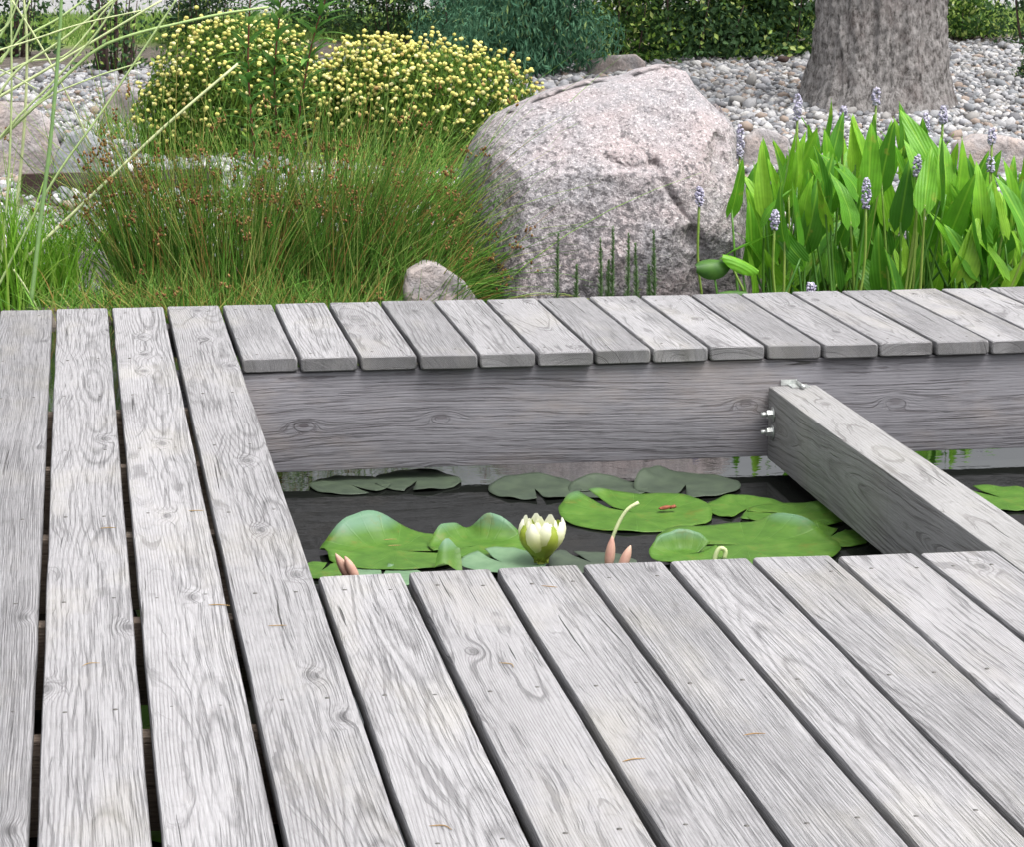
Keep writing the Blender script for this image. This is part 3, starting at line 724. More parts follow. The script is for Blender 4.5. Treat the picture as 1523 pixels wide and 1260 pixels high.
# ------------------------------------------------------------------ shrubs of the background
def shrub(name, px, py, w, h, n, size, mat, label, aspect=.5, stems=10, stemmat='twig', up=.3, dy=0.0, cat='shrub', group=None, hollow=.3, low=.0, clump=22):
    b = gp(px, py) + Vector((0, dy, 0)); b.z = gz(b.x, b.y); t = empty(name, b, label, cat, group)
    g = Geo()
    cl = norm(rng.normal(size=(clump, 3))); cl[:, 2] = np.abs(cl[:, 2]) * .9 + low
    cen = cl * np.array([w / 2, w / 2 * .8, 0]) * rng.uniform(.3, .95, (clump, 1)); cen[:, 2] = h * (np.arange(clump) + .3) / clump * .85; cen[:, :2] *= (1.05 - .5 * cen[:, 2:] / h)
    pick = rng.integers(0, clump, n); u = norm(rng.normal(size=(n, 3))); r_ = rng.uniform(hollow, 1, n) ** .5
    C = cen[pick] + u * r_[:, None] * np.array([w * .30, w * .26, h * .16]); C[:, 2] = np.maximum(C[:, 2], rng.uniform(0.02, .08, n))
    tint = np.clip(.45 + .35 * rng.normal(size=n) * .8 + .2 * (rng.random(clump)[pick] - .5), 0, 1)
    leafcloud(g, C, u, rng.uniform(.7, 1.3, n) * size, aspect, tint, up)
    g.build('foliage', M[mat], t)['kind'] = 'stuff'
    g = Geo()
    for k in range(stems):
        e = cen[k % clump] * rng.uniform(.8, 1.1); tube(g, spline([(e[0] * .5, e[1] * .5, 0), e * [.75, .75, .5], e * [1, 1, 1] + [0, 0, h * .2]], 6), np.linspace(.009, .003, 6), 5)
    g.build('stems', M[stemmat], t); return t

H1 = 'shrubs of the hedge behind the pebbles'
shrub('shrub', 915, 92, 1.0, 1.3, 5200, .045, 'light_shrub', 'olive green twiggy shrub rising behind the flat pale stone', hollow=.2)
shrub('shrub', 1000, 88, 1.1, 1.5, 5200, .050, 'dark_shrub', 'dark green shrub directly behind the peak of the big boulder', hollow=.2)
shrub('shrub', 1075, 86, 1.1, 1.4, 5200, .050, 'light_shrub', 'yellow-green leafy shrub between the boulder peak and the tree trunk', dy=.25)
shrub('shrub', 1075, 84, .8, .40, 3500, .040, 'dark_shrub', 'low dark shrub skirting the pebbles left of the tree trunk')
shrub('shrub', 1170, 85, 1.2, 1.5, 5400, .050, 'dark_shrub', 'dark shrub touching the left side of the tree trunk', dy=.2)
shrub('shrub', 1135, 80, .9, 1.0, 4200, .055, 'light_shrub', 'bright leaved bush half hidden left of the tree trunk')
shrub('shrub', 1455, 64, .8, .42, 2200, .045, 'light_shrub', 'light green bush right of the tree trunk', dy=.4)
shrub('shrub', 1545, 70, .9, 1.2, 2600, .045, 'dark_shrub', 'dark twiggy bush in the top right corner')
shrub('shrub', 1540, 118, .30, .28, 900, .03, 'dark_shrub', 'small dark green plant on the pebbles at the right edge')
shrub('shrub', 765, 104, 1.05, 1.30, 24000, .055, 'blue_shrub', 'feathery blue-green bush behind the right yellow flowered shrub', aspect=.22, up=2.2, dy=-.3, hollow=.1, stems=16)
shrub('shrub', 690, 72, .9, 1.2, 12000, .055, 'blue_shrub', 'second feathery bush, paler, behind and left of the blue-green one', aspect=.2, up=1.5, dy=.4, hollow=.1)
shrub('shrub', 590, 60, 1.2, 1.3, 6000, .045, 'dark_shrub', 'dark bush in the background above the right yellow flowered shrub', hollow=.3)
shrub('shrub', 500, 52, 1.1, 1.2, 4200, .045, 'dark_shrub', 'loose dark green bush above the gap between the two yellow flowered shrubs', hollow=.3)
shrub('shrub', 303, 68, .75, 1.3, 7000, .045, 'dark_shrub', 'narrow dark evergreen bush behind the left yellow flowered shrub', aspect=.3, hollow=.1)
shrub('shrub', 165, 108, .6, .7, 800, .04, 'dark_shrub', 'sparse bush with bare purplish stems near the top left', stems=50, hollow=.1)
shrub('shrub', 20, 84, .7, .9, 1300, .045, 'dark_shrub', 'leafy bush in the top left corner behind the grass stalks', stems=20)

def lawn():
    g = Geo(); n = 15000
    y = rng.uniform(15.6, gp(100, 27).y, n); x = np.array([rng.uniform(unp(-60, 50, Y=v)[0], unp(1600, 50, Y=v)[0]) for v in y])
    B = np.column_stack([x, y, [gz(a, b) for a, b in zip(x, y)]]); d = rng.normal(size=(n, 3)) * .35 + [0, 0, 1]
    blades(g, B, d, rng.uniform(.05, .14, n), rng.uniform(.008, .014, n), rng.normal(size=(n, 3)) * .4, seg=2)
    tag(g.build('grass', M['lawn']), 'light green rough grass between the bushes and the road', 'grass', kind='stuff')
lawn()

# ------------------------------------------------------------------ yellow button shrubs
def button_shrub(mounds, nf, label, Y):
    b0 = unp(mounds[0][0], 240, Y=Y); b = Vector((b0[0], Y, gz(b0[0], Y))); t = empty('flowering_shrub', b, label, 'flowering shrub', 'shrubs covered in yellow button flowers')
    g = Geo(); fl = Geo(); st = Geo(); bb = np.array(b)
    for (px, py, wpx, hpx, frac) in mounds:
        c = unp(px, py, Y=Y); s = (Y - CAM[1]) * 1.03 / FPX; w, h = wpx * s, hpx * s
        n = int(24000 * frac); u = norm(rng.normal(size=(n, 3))); r_ = rng.random(n) ** .35
        C = c + u * r_[:, None] * [w / 2, w * .36, h / 2] - [0, 0, .02]
        lowz = np.array([gz(q[0], q[1]) for q in C[:1]])[0]
        ext = rng.random(n) < .4; C[ext, 2] = C[ext, 2] - rng.random(ext.sum()) * np.maximum(0, C[ext, 2] - lowz)
        leafcloud(g, C, u, rng.uniform(.025, .050, n), .30, None, 1.6)
        m_ = int(nf * frac); u = norm(rng.normal(size=(m_ * 3, 3)) + [0, -.35, .35]); u = u[u[:, 1] < .55][:m_]; m_ = len(u)
        rr = rng.uniform(.84, 1.10, m_)[:, None]
        F = c + u * rr * [w / 2, w * .38, h / 2] + rng.normal(size=(m_, 3)) * [.008, .008, .012]
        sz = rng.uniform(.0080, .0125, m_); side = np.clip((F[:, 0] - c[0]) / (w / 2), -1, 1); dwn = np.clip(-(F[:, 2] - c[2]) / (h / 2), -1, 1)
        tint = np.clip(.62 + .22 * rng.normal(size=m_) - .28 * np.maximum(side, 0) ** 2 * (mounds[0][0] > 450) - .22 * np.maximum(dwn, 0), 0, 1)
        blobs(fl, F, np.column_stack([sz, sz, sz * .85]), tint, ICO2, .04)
        d = np.column_stack([u[:, 0] * .35, u[:, 1] * .35, np.ones(m_)]); Ls = rng.uniform(.06, .12, m_); dn = norm(d)
        blades(st, F - dn * Ls[:, None], dn, Ls, np.full(m_, .003), np.zeros((m_, 3)), 2, 3)
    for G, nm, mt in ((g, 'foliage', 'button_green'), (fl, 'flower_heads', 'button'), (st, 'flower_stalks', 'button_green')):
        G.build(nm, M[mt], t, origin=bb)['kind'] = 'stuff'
button_shrub([(345, 120, 235, 190, .55), (275, 165, 150, 140, .25), (420, 115, 120, 150, .2)], 900, 'left yellow-flowered shrub, taller, beside the tall leafy stems', 8.9)
button_shrub([(640, 145, 320, 165, .62), (560, 120, 180, 130, .24), (500, 150, 130, 120, .14)], 1250, 'right yellow-flowered shrub, a broad mound beside the big boulder', 8.6)

# ------------------------------------------------------------------ rushes
def rush(px, Y, n, spread, lean, L, label, heads=60, rad=.14, group='rush clumps at the pond edge', flop=.35, hx=0.0):
    b0 = unp(px, 430, Y=Y); z = max(gz(b0[0], Y), WATER - .05); b = np.array([b0[0], Y, z]); t = empty('rush_clump', b, label, 'rushes', group)
    g = Geo(); a = rng.random(n) * 6.283; r_ = np.sqrt(rng.random(n)) * rad
    B = np.column_stack([r_ * np.cos(a) * 1.2, r_ * np.sin(a) * .8, np.zeros(n)])
    d = np.column_stack([rng.normal(size=n) * spread + lean + r_ * np.cos(a) * 1.6, rng.normal(size=n) * spread * .6 - .05, np.ones(n)])
    Ls = L * np.clip(rng.normal(.68, .24, n), .25, 1.25)
    lg = rng.random(n) < .09; Ls[lg] *= 1.3; d[lg, 0] *= 1.7
    dn = norm(d); bend = np.column_stack([d[:, 0] * flop * 1.2, d[:, 1] * .5, -np.abs(d[:, 0]) * flop * rng.uniform(.4, 2.0, n)]) + rng.normal(size=(n, 3)) * .14
    P = blades(g, B, dn, Ls, rng.uniform(.0026, .0048, n), bend, 6, 3, np.clip(rng.random(n) ** .9, 0, 1), .8)
    g.build('stems', M['rush'], t)['kind'] = 'stuff'
    h = Geo(); idx = rng.choice(np.where(Ls > L * .6)[0], min(heads, n), replace=False); C = []
    for i in idx:
        p = P[i, 5] * .6 + P[i, 4] * .4; k = rng.integers(7, 16); C.append(p + rng.normal(size=(k, 3)) * [.010, .010, .012])
    C = np.concatenate(C); m_ = len(C); s = rng.uniform(.0022, .0048, m_); blobs(h, C, np.column_stack([s, s, s * 1.5]), None, ICO1)
    h.build('seed_heads', M['rushhead'], t)['kind'] = 'stuff'
rush(245, 4.95, 600, .20, -.10, .74, 'leftmost rush clump, upright with reddish brown seed heads', 90)
rush(345, 4.9, 800, .17, .00, .62, 'dense green rush clump below the left yellow flowered shrub', 60)
rush(455, 5.0, 800, .20, .12, .66, 'rush clump in the middle around the tall leafy stems', 50)
rush(545, 4.9, 900, .28, .42, .76, 'rush clump leaning right towards the boulder', 70, flop=.45)
rush(650, 4.75, 1000, .34, .75, .62, 'low arching rush clump flopping to the right in front of the boulder', 60, flop=.9, rad=.12)
rush(330, 4.68, 700, .35, .05, .24, 'short rush fringe standing in the water directly behind the walkway, left part', 6, rad=.22)
rush(500, 4.68, 700, .35, .10, .22, 'short rush fringe standing in the water directly behind the walkway, right part', 6, rad=.22)
rush(215, 4.7, 350, .35, -.1, .22, 'short rush fringe behind the far end of the boardwalk', 4, rad=.16)
rush(180, 5.6, 300, .30, -.05, .40, 'sparse thin rushes among the stones on the left', 14, rad=.2)

# ------------------------------------------------------------------ tall leafy stems
def lance_leaf(name, L, w, mat, droop=.25, fold=.12, nseg=7, shape='lance'):
    V = []; Q = []
    for k in range(nseg + 1):
        t = k / nseg
        if shape == 'lance': ww = w * (math.sin(math.pi * min(1, t * .93 + .07)) ** .85)
        else:   # arrow-heart
            ww = w * (min(1, (t + .02) / .17) ** .55) * ((1 - t) ** .72) * 1.22 * (1 + .0 * t)
        z = -droop * L * t * t
        for s in (-1, -.5, 0, .5, 1):
            yy = L * t
            if shape != 'lance' and t < .2: yy -= abs(s) * .12 * L * (1 - t / .2)
            V.append((s * ww / 2, yy, z + fold * abs(s) * ww + .03 * w * math.sin(9 * t + s * 2)))
    for k in range(nseg):
        for j in range(4): a = k * 5 + j; Q.append([a, a + 1, a + 6, a + 5])
    return raw_mesh(name, V, [np.array(Q)], M[mat])

from mathutils import Quaternion
def put_leaf(me, parent, loc, d, face, scale=1.0, name='leaf'):
    """local Y along d, local Z turned towards face"""
    d = Vector(d).normalized(); fz = Vector(face); fz = (fz - d * fz.dot(d)).normalized(); x = d.cross(fz)
    R_ = Matrix((x, d, fz)).transposed()
    o = bpy.data.objects.new(name, me); COL.objects.link(o); o.parent = parent; o.location = loc; o.rotation_mode = 'QUATERNION'; o.rotation_quaternion = R_.to_quaternion(); o.scale = (scale,) * 3
    return o
wl = [lance_leaf('leaf', .10, .019, 'weed', .3), lance_leaf('leaf', .085, .017, 'weed', .1), lance_leaf('leaf', .11, .018, 'weed', .5)]
def leafy_plant(path, Y, label, nleaf, rmax=.006):
    P = np.array([unp(x, y, Y=Y) for x, y in path]); base = P[0].copy(); t = empty('tall_plant', base, label, 'plant', 'tall plants with leafy reddish stems')
    S = spline(P - base, 24); g = Geo(); tube(g, S, np.linspace(rmax, .002, 24), 6); g.build('stem', M['redstem'], t)
    for k in range(nleaf):
        u = .18 + .82 * k / nleaf; i = min(22, int(u * 23)); p = S[i] + (S[i + 1] - S[i]) * (u * 23 - i); a = k * 2.4 + random.uniform(-.3, .3)
        d_ = (math.cos(a), math.sin(a), random.uniform(.35, 1.0)); put_leaf(random.choice(wl), t, p, d_, (0, 0, 1), random.uniform(.95, 1.55) * (1.15 - .3 * u))
leafy_plant([(400, 470), (392, 380), (385, 280), (374, 180), (369, 90), (372, 0), (376, -60)], 5.3, 'tall leafy stem, the leftmost, passing in front of the left yellow-flowered shrub', 110)
leafy_plant([(415, 470), (425, 360), (432, 260), (448, 150), (465, 60), (490, -20)], 5.35, 'tall leafy stem leaning right over the gap between the yellow-flowered shrubs', 105)
leafy_plant([(395, 470), (402, 380), (408, 290), (412, 200), (408, 110), (416, 20), (420, -40)], 5.4, 'tall leafy stem, the middle one of the three', 100)
leafy_plant([(380, 470), (362, 400), (350, 330), (338, 270)], 5.25, 'short leafy stem among the rushes below the tall ones', 30, .004)

# broad grass leaves on the left and ornamental stalks
def ornamental():
    Y = 4.85; b = unp(-30, 452, Y=Y); b[2] = -.34; t = empty('ornamental_grass', b, 'tall ornamental grass with pale arching stalks at the left edge', 'ornamental grass')
    g = Geo(); n = 520; B = np.column_stack([rng.uniform(-.22, .17, n), rng.normal(size=n) * .06, np.zeros(n)])
    d = np.column_stack([rng.normal(size=n) * .16 - .05 + 0 * B[:, 0], rng.normal(size=n) * .12, np.ones(n)])
    blades(g, B, d, .22 + .48 * rng.random(n) ** 1.6, rng.uniform(.005, .011, n), np.column_stack([rng.normal(size=n) * .35, rng.normal(size=n) * .3, -rng.random(n) * .5]), 6, 2)
    g.build('blades', M['bright_grass'], t)['kind'] = 'stuff'
    S = [([(-60, 470), (0, 418), (120, 306), (240, 192), (354, 94)], 3.2, .95), ([(6, 468), (22, 330), (36, 190), (40, 70), (34, -20)], 3.0, .9), ([(-8, 468), (10, 300), (17, 150), (16, -20)], 2.2, .6),
         ([(44, 468), (60, 330), (76, 200), (88, 60), (92, -20)], 3.8, .12), ([(-120, 300), (0, 205), (70, 140), (140, 75), (200, 50), (262, 35), (330, 20), (400, 10)], 3.0, .4), ([(18, 0), (62, 70), (105, 150), (135, 215)], 1.8, .9),
         ([(-20, 460), (72, 280), (150, 168), (225, 55), (268, -10)], 2.2, .5), ([(-30, 190), (20, 110), (90, 60), (180, -10)], 2.4, .7), ([(-30, 120), (30, 60), (90, 25), (150, -20)], 2.4, .5), ([(-30, 160), (60, 108), (140, 60), (240, 0)], 2.6, .8),
         ([(-30, 60), (10, 38), (30, -10)], 2.0, .6), ([(-40, 250), (30, 170), (80, 120), (150, 40), (175, -10)], 2.2, .6), ([(-30, 95), (8, 40), (24, -10)], 2.4, .4), ([(-20, 225), (60, 152), (130, 118), (210, 92)], 1.8, .7), ([(-20, 80), (50, 58), (120, 35), (210, 15)], 1.6, .9),
         ([(0, 95), (20, 60), (45, 0)], 2.2, .5), ([(-30, 130), (40, 92), (100, 80), (160, 10), (190, -10)], 1.8, .7), ([(-10, 98), (25, 115), (55, 132)], 1.4, .8), ([(20, 400), (40, 430), (62, 470)], 1.8, .9)]
    s_ = (Y - CAM[1]) * 1.03 / FPX
    for k, (path, wpx, tn) in enumerate(S):
        yy = Y + .12 * math.sin(k * 1.7); P = np.array([unp(x, y, Y=yy) for x, y in path]); P = spline(P, 18); g = Geo(); tube(g, P - b, np.linspace(wpx * s_ * .90, wpx * s_ * .60, 18), 6, tn); g.build('stalk', M['pale_stalk'], t)
ornamental()
def tuft(px, Y, n, L, mat, label, w=.005, spread=.35, rad=.1, lean=0.):
    b0 = unp(px, 430, Y=Y); b = np.array([b0[0], Y, max(gz(b0[0], Y), WATER) - .02]); g = Geo()
    a = rng.random(n) * 6.283; r_ = np.sqrt(rng.random(n)) * rad; B = np.column_stack([r_ * np.cos(a) * 1.5, r_ * np.sin(a), np.zeros(n)])
    d = rng.normal(size=(n, 3)) * spread; d[:, 2] = 1; d[:, 0] += lean
    blades(g, B, d, L * rng.uniform(.5, 1.1, n), w * rng.uniform(.6, 1.2, n), np.column_stack([d[:, 0] * .8, d[:, 1] * .6, -rng.random(n) * .7]), 5, 2)
    o = g.build('grass_tuft', M[mat]); o.location = b; tag(o, label, 'grass tuft'); return o
tuft(55, 4.95, 420, .42, 'bright_grass', 'bright green grass tuft at the foot of the pale stalks', .007, .22, .12)
tuft(115, 4.8, 260, .20, 'rush', 'short dark grass tuft along the walkway end beside the rushes', .005, .5, .16)
tuft(150, 5.5, 160, .26, 'rush', 'wispy grass tuft between the stones below the edging board', .004, .35, .16)
tuft(560, 7.2, 380, .42, 'rush', 'grass tuft in front of the right yellow-flowered shrub', .006, .35, .2, .2)
tuft(690, 6.7, 200, .34, 'bright_grass', 'grass tuft at the left shoulder of the big boulder', .006, .3, .12, .2)
tuft(180, 9.6, 160, .30, 'rush', 'brown-tipped grass tuft on the pebbles beside the brownish rock', .005, .3, .12)

# marsh shoots in front of the boulder
def shoots():
    Y = 4.4; b = unp(930, 440, Y=Y); b[2] = WATER; t = empty('marsh_shoots', b, 'upright feathery green shoots in the water in front of the big boulder', 'water plant')
    for px, top in ((893, 352), (912, 335), (935, 345), (945, 360), (972, 340), (905, 385), (858, 392), (830, 345), (965, 392)):
        p0 = unp(px + random.uniform(-4, 4), 470, Y=Y) - b; p0[2] = -.02; p1 = unp(px, top, Y=Y) - b; g = Geo(); P = spline([p0, (p0 + p1) / 2 + [.004, 0, 0], p1], 12); tube(g, P, np.linspace(.004, .0015, 12), 5, .4)
        n = 460; u = rng.random(n) * .98; q_ = p0 + (p1 - p0) * u[:, None]; an = rng.random(n) * 6.283; d = np.column_stack([np.cos(an), np.sin(an), np.full(n, 1.1)])
        blades(g, q_, d, (.026 * (1.1 - u * .75)), np.full(n, .0026), np.zeros((n, 3)), 2, 2); g.build('shoot', M['shoot'], t)
shoots()

# ------------------------------------------------------------------ pickerelweed
def flower_spike(parent, p, h, nm='flower_spike'):
    g = Geo(); n = int(30 + h * 600); u = rng.random(n); a = rng.random(n) * 6.283
    rr = .013 * np.sin(math.pi * np.clip(u * .85 + .12, 0, 1)) ** .5
    C = np.column_stack([rr * np.cos(a), rr * np.sin(a), u * h]); s = rng.uniform(.0035, .006, n); blobs(g, C, np.column_stack([s, s, s]), None, ICO1, .25)
    o = g.build(nm, M['violet'], parent); o.location = p; return o
def pickerel():
    Yc = 4.8; b = unp(1320, 440, Y=Yc); b[2] = WATER; t = empty('pickerelweed', b, 'dense bright green pickerelweed with upright arrow leaves and violet flower spikes, right of the boulder', 'pickerelweed')
    var = [lance_leaf('leaf', .20, .072, 'pick', .10, .10, 10, 'arrow'), lance_leaf('leaf', .19, .064, 'pick', .28, .16, 10, 'arrow'), lance_leaf('leaf', .21, .068, 'pick', -.06, .20, 10, 'arrow'), lance_leaf('leaf', .18, .080, 'pick', .45, .05, 10, 'arrow'), lance_leaf('leaf', .22, .060, 'pick', .15, .25, 10, 'arrow')]
    prof = [(1100, 250), (1130, 225), (1165, 200), (1200, 172), (1250, 165), (1300, 175), (1350, 158), (1400, 195), (1450, 215), (1500, 235), (1560, 245), (1640, 260)]
    st = Geo(); n = 292
    for k in range(n):
        px = 1104 + 500 * ((k * .61803) % 1); Y = random.uniform(4.3, 5.3)
        topy = np.interp(px, [q[0] for q in prof], [q[1] for q in prof])
        v = (k * .7549 + .3) % 1; v = v ** .9
        py = topy + (408 - topy) * (1 - v) - 10
        tip = unp(px, py, Y=Y)
        bx = tip[0] + random.uniform(-.10, .10); base = np.array([bx, Y + random.uniform(-.06, .06), WATER - .02])
        dx = (tip[0] - bx) * 2.4 + random.gauss(0, .20); dyy = random.gauss(-.10, .26)
        if random.random() < .25 and v < .7: dx *= 3.5
        d_ = Vector((dx, dyy, 1)).normalized(); sc = random.uniform(.8, 1.35); L = .2 * sc
        lb = Vector(tip) - d_ * L
        a = random.gauss(0, .9); face = (math.sin(a), -math.cos(a), random.uniform(0, .6))
        put_leaf(random.choice(var), t, lb - Vector(b), d_, face, sc)
        P = spline([base - b, (base - b) * .5 + (np.array(lb) - b) * .5 + [0, 0, .0], np.array(lb) - b + np.array(d_) * .01], 7); tube(st, P, np.linspace(.006, .0035, 7), 5, random.random())
    for px, y0, y1 in ((1186, 178, 140), (1100, 235, 185), (1254, 180, 158), (1303, 155, 130), (1376, 205, 168), (1402, 185, 158), (1475, 215, 190), (1364, 262, 230), (1288, 310, 264), (1152, 340, 312), (1473, 255, 232), (1206, 436, 420), (1238, 252, 240), (1040, 305, 278)):
        Y = {1288: 4.28, 1152: 4.26, 1206: 4.1, 1364: 4.4, 1040: 4.32}.get(px, 4.95); p0 = unp(px, y0, Y=Y); p1 = unp(px, y1, Y=Y); flower_spike(t, p0 - b, p1[2] - p0[2])
        P = spline([(p0[0] - b[0] + random.uniform(-.05, .05), Y - b[1], -.02), (np.array(p0) - b) * [1, 1, .5], p0 - b + [0, 0, .01], ], 8); tube(st, P, .0045, 5, .9)
    st.build('stems', M['pickstem'], t)['kind'] = 'stuff'
pickerel()
# reedy leaves between boulder and pickerelweed: rounded folded leaves
def folded_leaf(pts_c, L, w, d_, face, label, mat_='pick'):
    Y = 4.2; c = unp(*pts_c, Y=Y); t = empty('pond_leaf', c, label, 'leaf', 'folded round leaves at the foot of the boulder')
    V = []; Q = []; n = 10
    for k in range(n + 1):
        u = k / n; ww = w * math.sin(math.pi * min(.985, max(.03, u))) ** .45
        for s in np.linspace(-1, 1, 7): V.append((s * ww / 2 * math.cos(s * .7), L * (u - .5), -abs(s) ** 1.6 * ww * .32 - .06 * L * (2 * u - 1) ** 2))
    for k in range(n):
        for j in range(6): a = k * 7 + j; Q.append([a, a + 1, a + 8, a + 7])
    put_leaf(raw_mesh('blade', V, [np.array(Q)], M[mat_]), t, (0, 0, 0), d_, face, 1, 'blade')
    g = Geo(); tube(g, [(0, .01, -.01), (.02, .02, -.12), (.03, .02, WATER - c[2] - .02)], .004, 5, .3); g.build('stem', M['pickstem'], t)
folded_leaf((1062, 394), .12, .10, (1, .15, .02), (0, -.75, .5), 'dark folded round leaf at the foot of the boulder, left of the lighter one', 'padgreen')
folded_leaf((1104, 388), .14, .085, (1, .1, -.45), (.15, -.55, .8), 'light green curled leaf touching the pickerelweed, right of the darker one')
folded_leaf((1090, 432), .10, .05, (1, 0, 0), (0, -.3, 1), 'small dark leaf lying just above the walkway boards below the other two', 'padgreen')

# ------------------------------------------------------------------ lily pads
def lily_pad(px, py, R, notch, lifts, mat, label, wav=.006, ry=1.0, z=0.004, seed=0):
    c = unp(px, py, z=WATER + z); nth, nr = 72, 12; V = [(0, 0, 0)]; gap = .10
    for j in range(1, nr + 1):
        rho = j / nr
        for k in range(nth):
            a = notch + gap + (2 * math.pi - 2 * gap) * k / (nth - 1)
            rr = R * rho * (1 + .035 * mnoise.noise((math.cos(a) * 2 + seed, math.sin(a) * 2, 0)) + .012 * mnoise.noise((math.cos(a) * 9 + seed, math.sin(a) * 9, 0)))
            zz = wav * mnoise.noise((math.cos(a) * rho * 2.5 + seed, math.sin(a) * rho * 2.5, seed)) * rho; pull = 0
            for la, lw, lh in lifts:
                da = (a - la + math.pi) % (2 * math.pi) - math.pi; e = math.exp(-abs(da / (lw * 1.35)) ** 3.2) * max(0, (rho - .40) / .60) ** 1.35; zz += lh * e; pull += .55 * lh * e
            rr -= pull; V.append((rr * math.cos(a), rr * ry * math.sin(a), max(zz, -.0015)))
    T = [[0, 1 + k, 2 + k] for k in range(nth - 1)]; Q = [[1 + j * nth + k, 1 + (j + 1) * nth + k, 1 + (j + 1) * nth + k + 1, 1 + j * nth + k + 1] for j in range(nr - 1) for k in range(nth - 1)]
    o = link('lily_pad', raw_mesh('lily_pad', V, [np.array(T), np.array(Q)], M[mat]), loc=c); tag(o, label, 'lily pad', 'lily pads on the pond')
    md = o.modifiers.new('Solidify', 'SOLIDIFY'); md.thickness = .0012; md.offset = 1; return o
N_ = math.pi / 2
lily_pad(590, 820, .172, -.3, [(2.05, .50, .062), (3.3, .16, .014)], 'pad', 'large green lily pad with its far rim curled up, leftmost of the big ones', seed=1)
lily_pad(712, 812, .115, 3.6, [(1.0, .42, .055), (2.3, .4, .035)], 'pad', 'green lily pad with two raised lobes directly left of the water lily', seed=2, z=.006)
lily_pad(748, 838, .095, 2.0, [(1.6, .9, .012)], 'padpale', 'pale grey-green lily pad at the foot of the water lily', seed=3, z=.010)
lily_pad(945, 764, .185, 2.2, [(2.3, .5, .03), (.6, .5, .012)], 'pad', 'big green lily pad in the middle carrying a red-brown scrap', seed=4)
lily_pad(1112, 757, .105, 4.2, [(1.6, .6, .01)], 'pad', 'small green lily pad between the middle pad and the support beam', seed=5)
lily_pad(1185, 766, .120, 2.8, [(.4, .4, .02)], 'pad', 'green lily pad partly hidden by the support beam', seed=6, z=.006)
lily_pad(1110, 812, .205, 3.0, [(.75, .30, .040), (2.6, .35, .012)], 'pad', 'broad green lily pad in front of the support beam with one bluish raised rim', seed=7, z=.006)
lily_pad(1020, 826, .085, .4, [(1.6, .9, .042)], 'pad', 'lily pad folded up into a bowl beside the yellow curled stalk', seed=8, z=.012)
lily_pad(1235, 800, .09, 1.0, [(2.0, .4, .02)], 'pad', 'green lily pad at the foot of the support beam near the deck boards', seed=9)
lily_pad(795, 728, .115, 4.7, [(N_, .8, .016)], 'padgrey_shaded', 'dark grey lily pad with a notch near the walkway beam', seed=10)
lily_pad(1020, 722, .135, 4.4, [(2.4, .5, .03)], 'padgrey_shaded', 'dark grey lily pad in the shade behind the big middle pad', seed=11, z=.005)
lily_pad(905, 728, .10, 3.4, [(1.9, .6, .02)], 'padgrey_shaded', 'dark pad wedged between the notched grey pad and the big middle pad', seed=12, z=.003)
lily_pad(620, 716, .11, 4.4, [(N_, .5, .008)], 'padgrey_shaded', 'dark grey lily pad far back below the left half of the walkway beam', seed=13)
lily_pad(520, 722, .10, 5.2, [], 'padgrey_shaded', 'leftmost dark lily pad below the walkway beam', seed=14)
lily_pad(478, 850, .07, 1.2, [(2.8, .4, .012)], 'pad', 'small green lily pad in the corner between the boardwalk and the deck', seed=15)
lily_pad(568, 858, .09, 1.4, [], 'padpale', 'pale lily pad half under the deck beside the two rolled pink leaves', seed=16, z=.002)
lily_pad(880, 838, .10, 1.9, [(2.6, .5, .010)], 'padgrey_shaded', 'dull purplish lily pad between the water lily and the pink rolled leaves', seed=17, z=.003)
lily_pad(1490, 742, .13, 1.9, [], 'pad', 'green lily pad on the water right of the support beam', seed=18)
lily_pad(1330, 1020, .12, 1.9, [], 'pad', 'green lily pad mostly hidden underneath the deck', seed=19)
for i, (x, y) in enumerate(((-.30, .20), (-.17, -.25), (-.30, 1.1))):
    o = bpy.data.objects['lily_pad'].copy(); COL.objects.link(o); o.location = (x, y, WATER + .004); o.rotation_euler = (0, 0, 1 + i * 2)
    o['label'] = ['lily pad in the water seen through the boardwalk gap, nearest the viewer', 'lily pad glimpsed between boardwalk boards beside the near deck', 'lily pad under the boardwalk, farthest of those seen through its gaps'][i]

# upright dark folded leaf scrap on the left pads
c = unp(665, 836, z=WATER + .02); t = empty('folded_lily_pad', c, 'small dark green folded leaf standing up between the two left lily pads', 'lily pad')
V = []; Q = []
for k in range(7):
    for j in range(6):
        u, v = k / 6, j / 5; V.append(((u - .5) * .062 * (1 - .25 * v) + .008 * v, -.02 + .05 * v * (1 - .5 * abs(u - .5)), .048 * v - .018 * abs(u - .6) * v - .008 + .01 * math.sin(u * 5)))
for k in range(6):
    for j in range(5): Q.append([k * 6 + j, k * 6 + j + 6, k * 6 + j + 7, k * 6 + j + 1])
link('blade', raw_mesh('blade', V, [np.array(Q)], M['pad']), t)

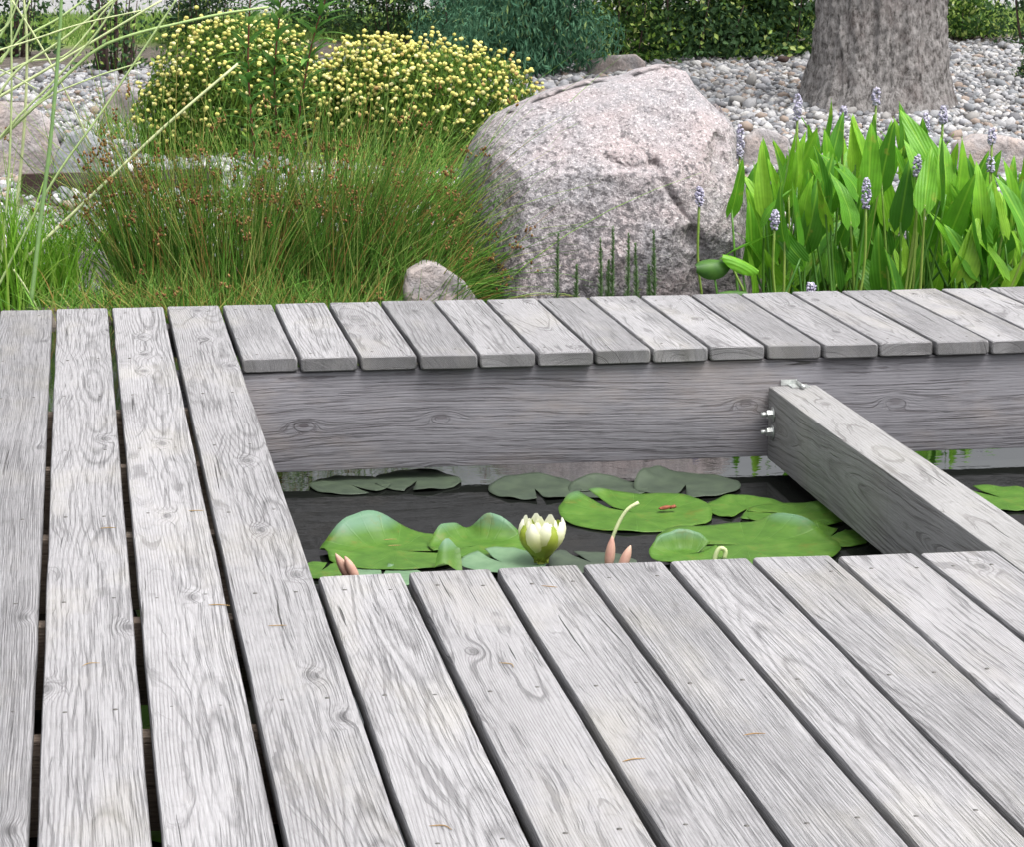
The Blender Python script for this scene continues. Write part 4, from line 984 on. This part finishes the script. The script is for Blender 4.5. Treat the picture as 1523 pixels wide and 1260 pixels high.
# water lily
def petal_mesh(name, L, w, curve, mat, cup=.35):
    V = []; Q = []; n = 8
    for k in range(n + 1):
        u = k / n; ww = w * (math.sin(math.pi * min(.97, u * .86 + .12)) ** .75) * (1 - .2 * u)
        out = L * (.42 * math.sin(u * 2.2) * curve + .05 * u)
        for s in np.linspace(-1, 1, 5): V.append((s * ww / 2, -out + cup * ww * s * s, L * u))
    for k in range(n):
        for j in range(4): a = k * 5 + j; Q.append([a, a + 1, a + 6, a + 5])
    return raw_mesh(name, V, [np.array(Q)], M[mat])
def water_lily():
    c = unp(805, 838, z=WATER + .012); t = empty('water_lily', c, 'white water lily opening from yellow-green sepals among the pads', 'water lily')
    pm = petal_mesh('petal', .096, .056, 1.24, 'petal'); pm2 = petal_mesh('petal', .090, .048, .85, 'petal'); sm = petal_mesh('sepal', .090, .056, 1.36, 'sepal')
    for k in range(8): link('petal', pm, t, (0, 0, .004), (random.uniform(-.06, .06), 0, k * math.pi / 4 + .1 + random.uniform(-.08, .08)))
    for k in range(7): link('petal', pm2, t, (0, 0, .006), (random.uniform(-.06, .06), 0, k * math.pi / 3.5 + .4))
    for k in range(4): link('sepal', sm, t, (0, 0, 0), (0, 0, k * N_ + .42))
    g = Geo(); tube(g, [(0, 0, -.02), (0, 0, .004)], .009, 8); g.build('stalk', M['sepal'], t)
water_lily()
def rolled(px, py, tip, label, n=1, L=.055):
    c = unp(px, py, z=WATER + .01); t = unp(*tip, Y=c[1] + .0); g = Geo(); d_ = (t - c); P = [d_ * u + np.array([0, 0, 0]) for u in np.linspace(0, 1, 9)]
    rr = .0105 * np.array([.7, .95, 1.05, 1.05, 1.0, .9, .72, .45, .12]); tube(g, P, rr, 9)
    o = g.build('rolled_leaf', M['bud']); o.location = c; tag(o, label, 'leaf', 'rolled pink lily leaves')
rolled(905, 842, (911, 798), 'pink rolled leaf standing at the foot of the curved stalk')
rolled(924, 846, (938, 812), 'smaller pink rolled leaf right of the one at the curved stalk')
rolled(520, 860, (499, 824), 'pink rolled leaf, left one of the pair at the deck edge on the left')
rolled(530, 862, (513, 828), 'pink rolled leaf, right one of the pair at the deck edge on the left')
def stalk(path, Y, r, mat, name, label, cat):
    P = np.array([unp(x, y, Y=Y) for x, y in path]); g = Geo(); tube(g, spline(P, 14) - P[0], r, 7, .9); o = g.build(name, M[mat]); o.location = P[0]; tag(o, label, cat)
stalk([(908, 812), (912, 798), (922, 775), (934, 758), (950, 748)], unp(915, 815, z=WATER)[1], .0042, 'pale_stalk', 'curved_stalk', 'yellow-green curved stalk arching over the big middle lily pad', 'stalk')
stalk([(1062, 836), (1066, 822), (1072, 816), (1079, 820), (1077, 832)], unp(1070, 840, z=WATER)[1], .005, 'pale_stalk', 'curled_stalk', 'pale yellow curled stalk beside the bowl-shaped lily pad at the deck edge', 'stalk')
c = unp(990, 758, z=WATER + .013); g = Geo(); blobs(g, np.array([[0, 0, .004], [.018, .004, .004], [-.012, -.003, .003]]), np.array([[.014, .008, .005], [.009, .007, .004], [.008, .006, .003]]), None, ICO2, .2)
o = g.build('dead_leaf', M['dead']); o.location = c; tag(o, 'red-brown leaf scrap lying on the big middle lily pad', 'dead leaf')
c = gp(1165, 98); g = Geo(); blobs(g, np.array([[0, 0, .03]]), np.array([[.045, .03, .022]]), None, ICO2, .2); o = g.build('dead_leaf', M['twig']); o.location = c + Vector((0, 0, .02)); tag(o, 'brown fallen leaf on the pebbles left of the tree trunk', 'dead leaf')

# ------------------------------------------------------------------ pine needles
def needle_mesh(bend):
    g = Geo(); P = spline([(-.5, 0, 0), (0, bend, .0), (.5, 0, 0)], 7) * [.03, .03, 1]; tube(g, P, [.0003, .0007, .0008, .0008, .0008, .0006, .0003], 4); v = np.concatenate(g.v)
    return raw_mesh('pine_needle', v, [np.concatenate(g.t), np.concatenate(g.q)], M['needle'])
nm = [needle_mesh(.12), needle_mesh(.02), needle_mesh(.3)]
ND = [(326, 901, -.28, 'on the third boardwalk plank from the left edge'), (413, 931, -.05, 'on the boardwalk plank next to the near deck, below a knot'), (136, 989, .4, 'on the second boardwalk plank, lower left'), (161, 786, 0, 'across the second boardwalk plank, higher up'), (292, 760, -.06, 'on the third boardwalk plank, upper part'),
      (753, 990, -1.0, 'on the second deck board, well back from its end'), (943, 1131, .25, 'bridging the gap between the third and fourth deck boards'), (817, 873, -.5, 'near the water end of the third deck board'), (655, 1232, -.6, 'on the first deck board at the bottom of the picture'), (1122, 1093, .1, 'on the fourth deck board at the right')]
for i, (x, y, a, w) in enumerate(ND):
    p = unp(x, y, z=.0022); o = link('pine_needle', nm[i % 3], loc=p, rot=(0, 0, a)); o.scale = (.9 + .3 * random.random(),) * 3; tag(o, 'dry pine needle lying ' + w, 'pine needle', 'pine needles on the boards')
for x, y, w in ((587, 812, 'lower'), (580, 803, 'upper')):
    p = unp(x, y, z=WATER + .016); o = link('pine_needle', nm[1], loc=p, rot=(0, 0, .02)); tag(o, 'dry pine needle on the leftmost big lily pad, the %s of two' % w, 'pine needle', 'pine needles on the lily pads')
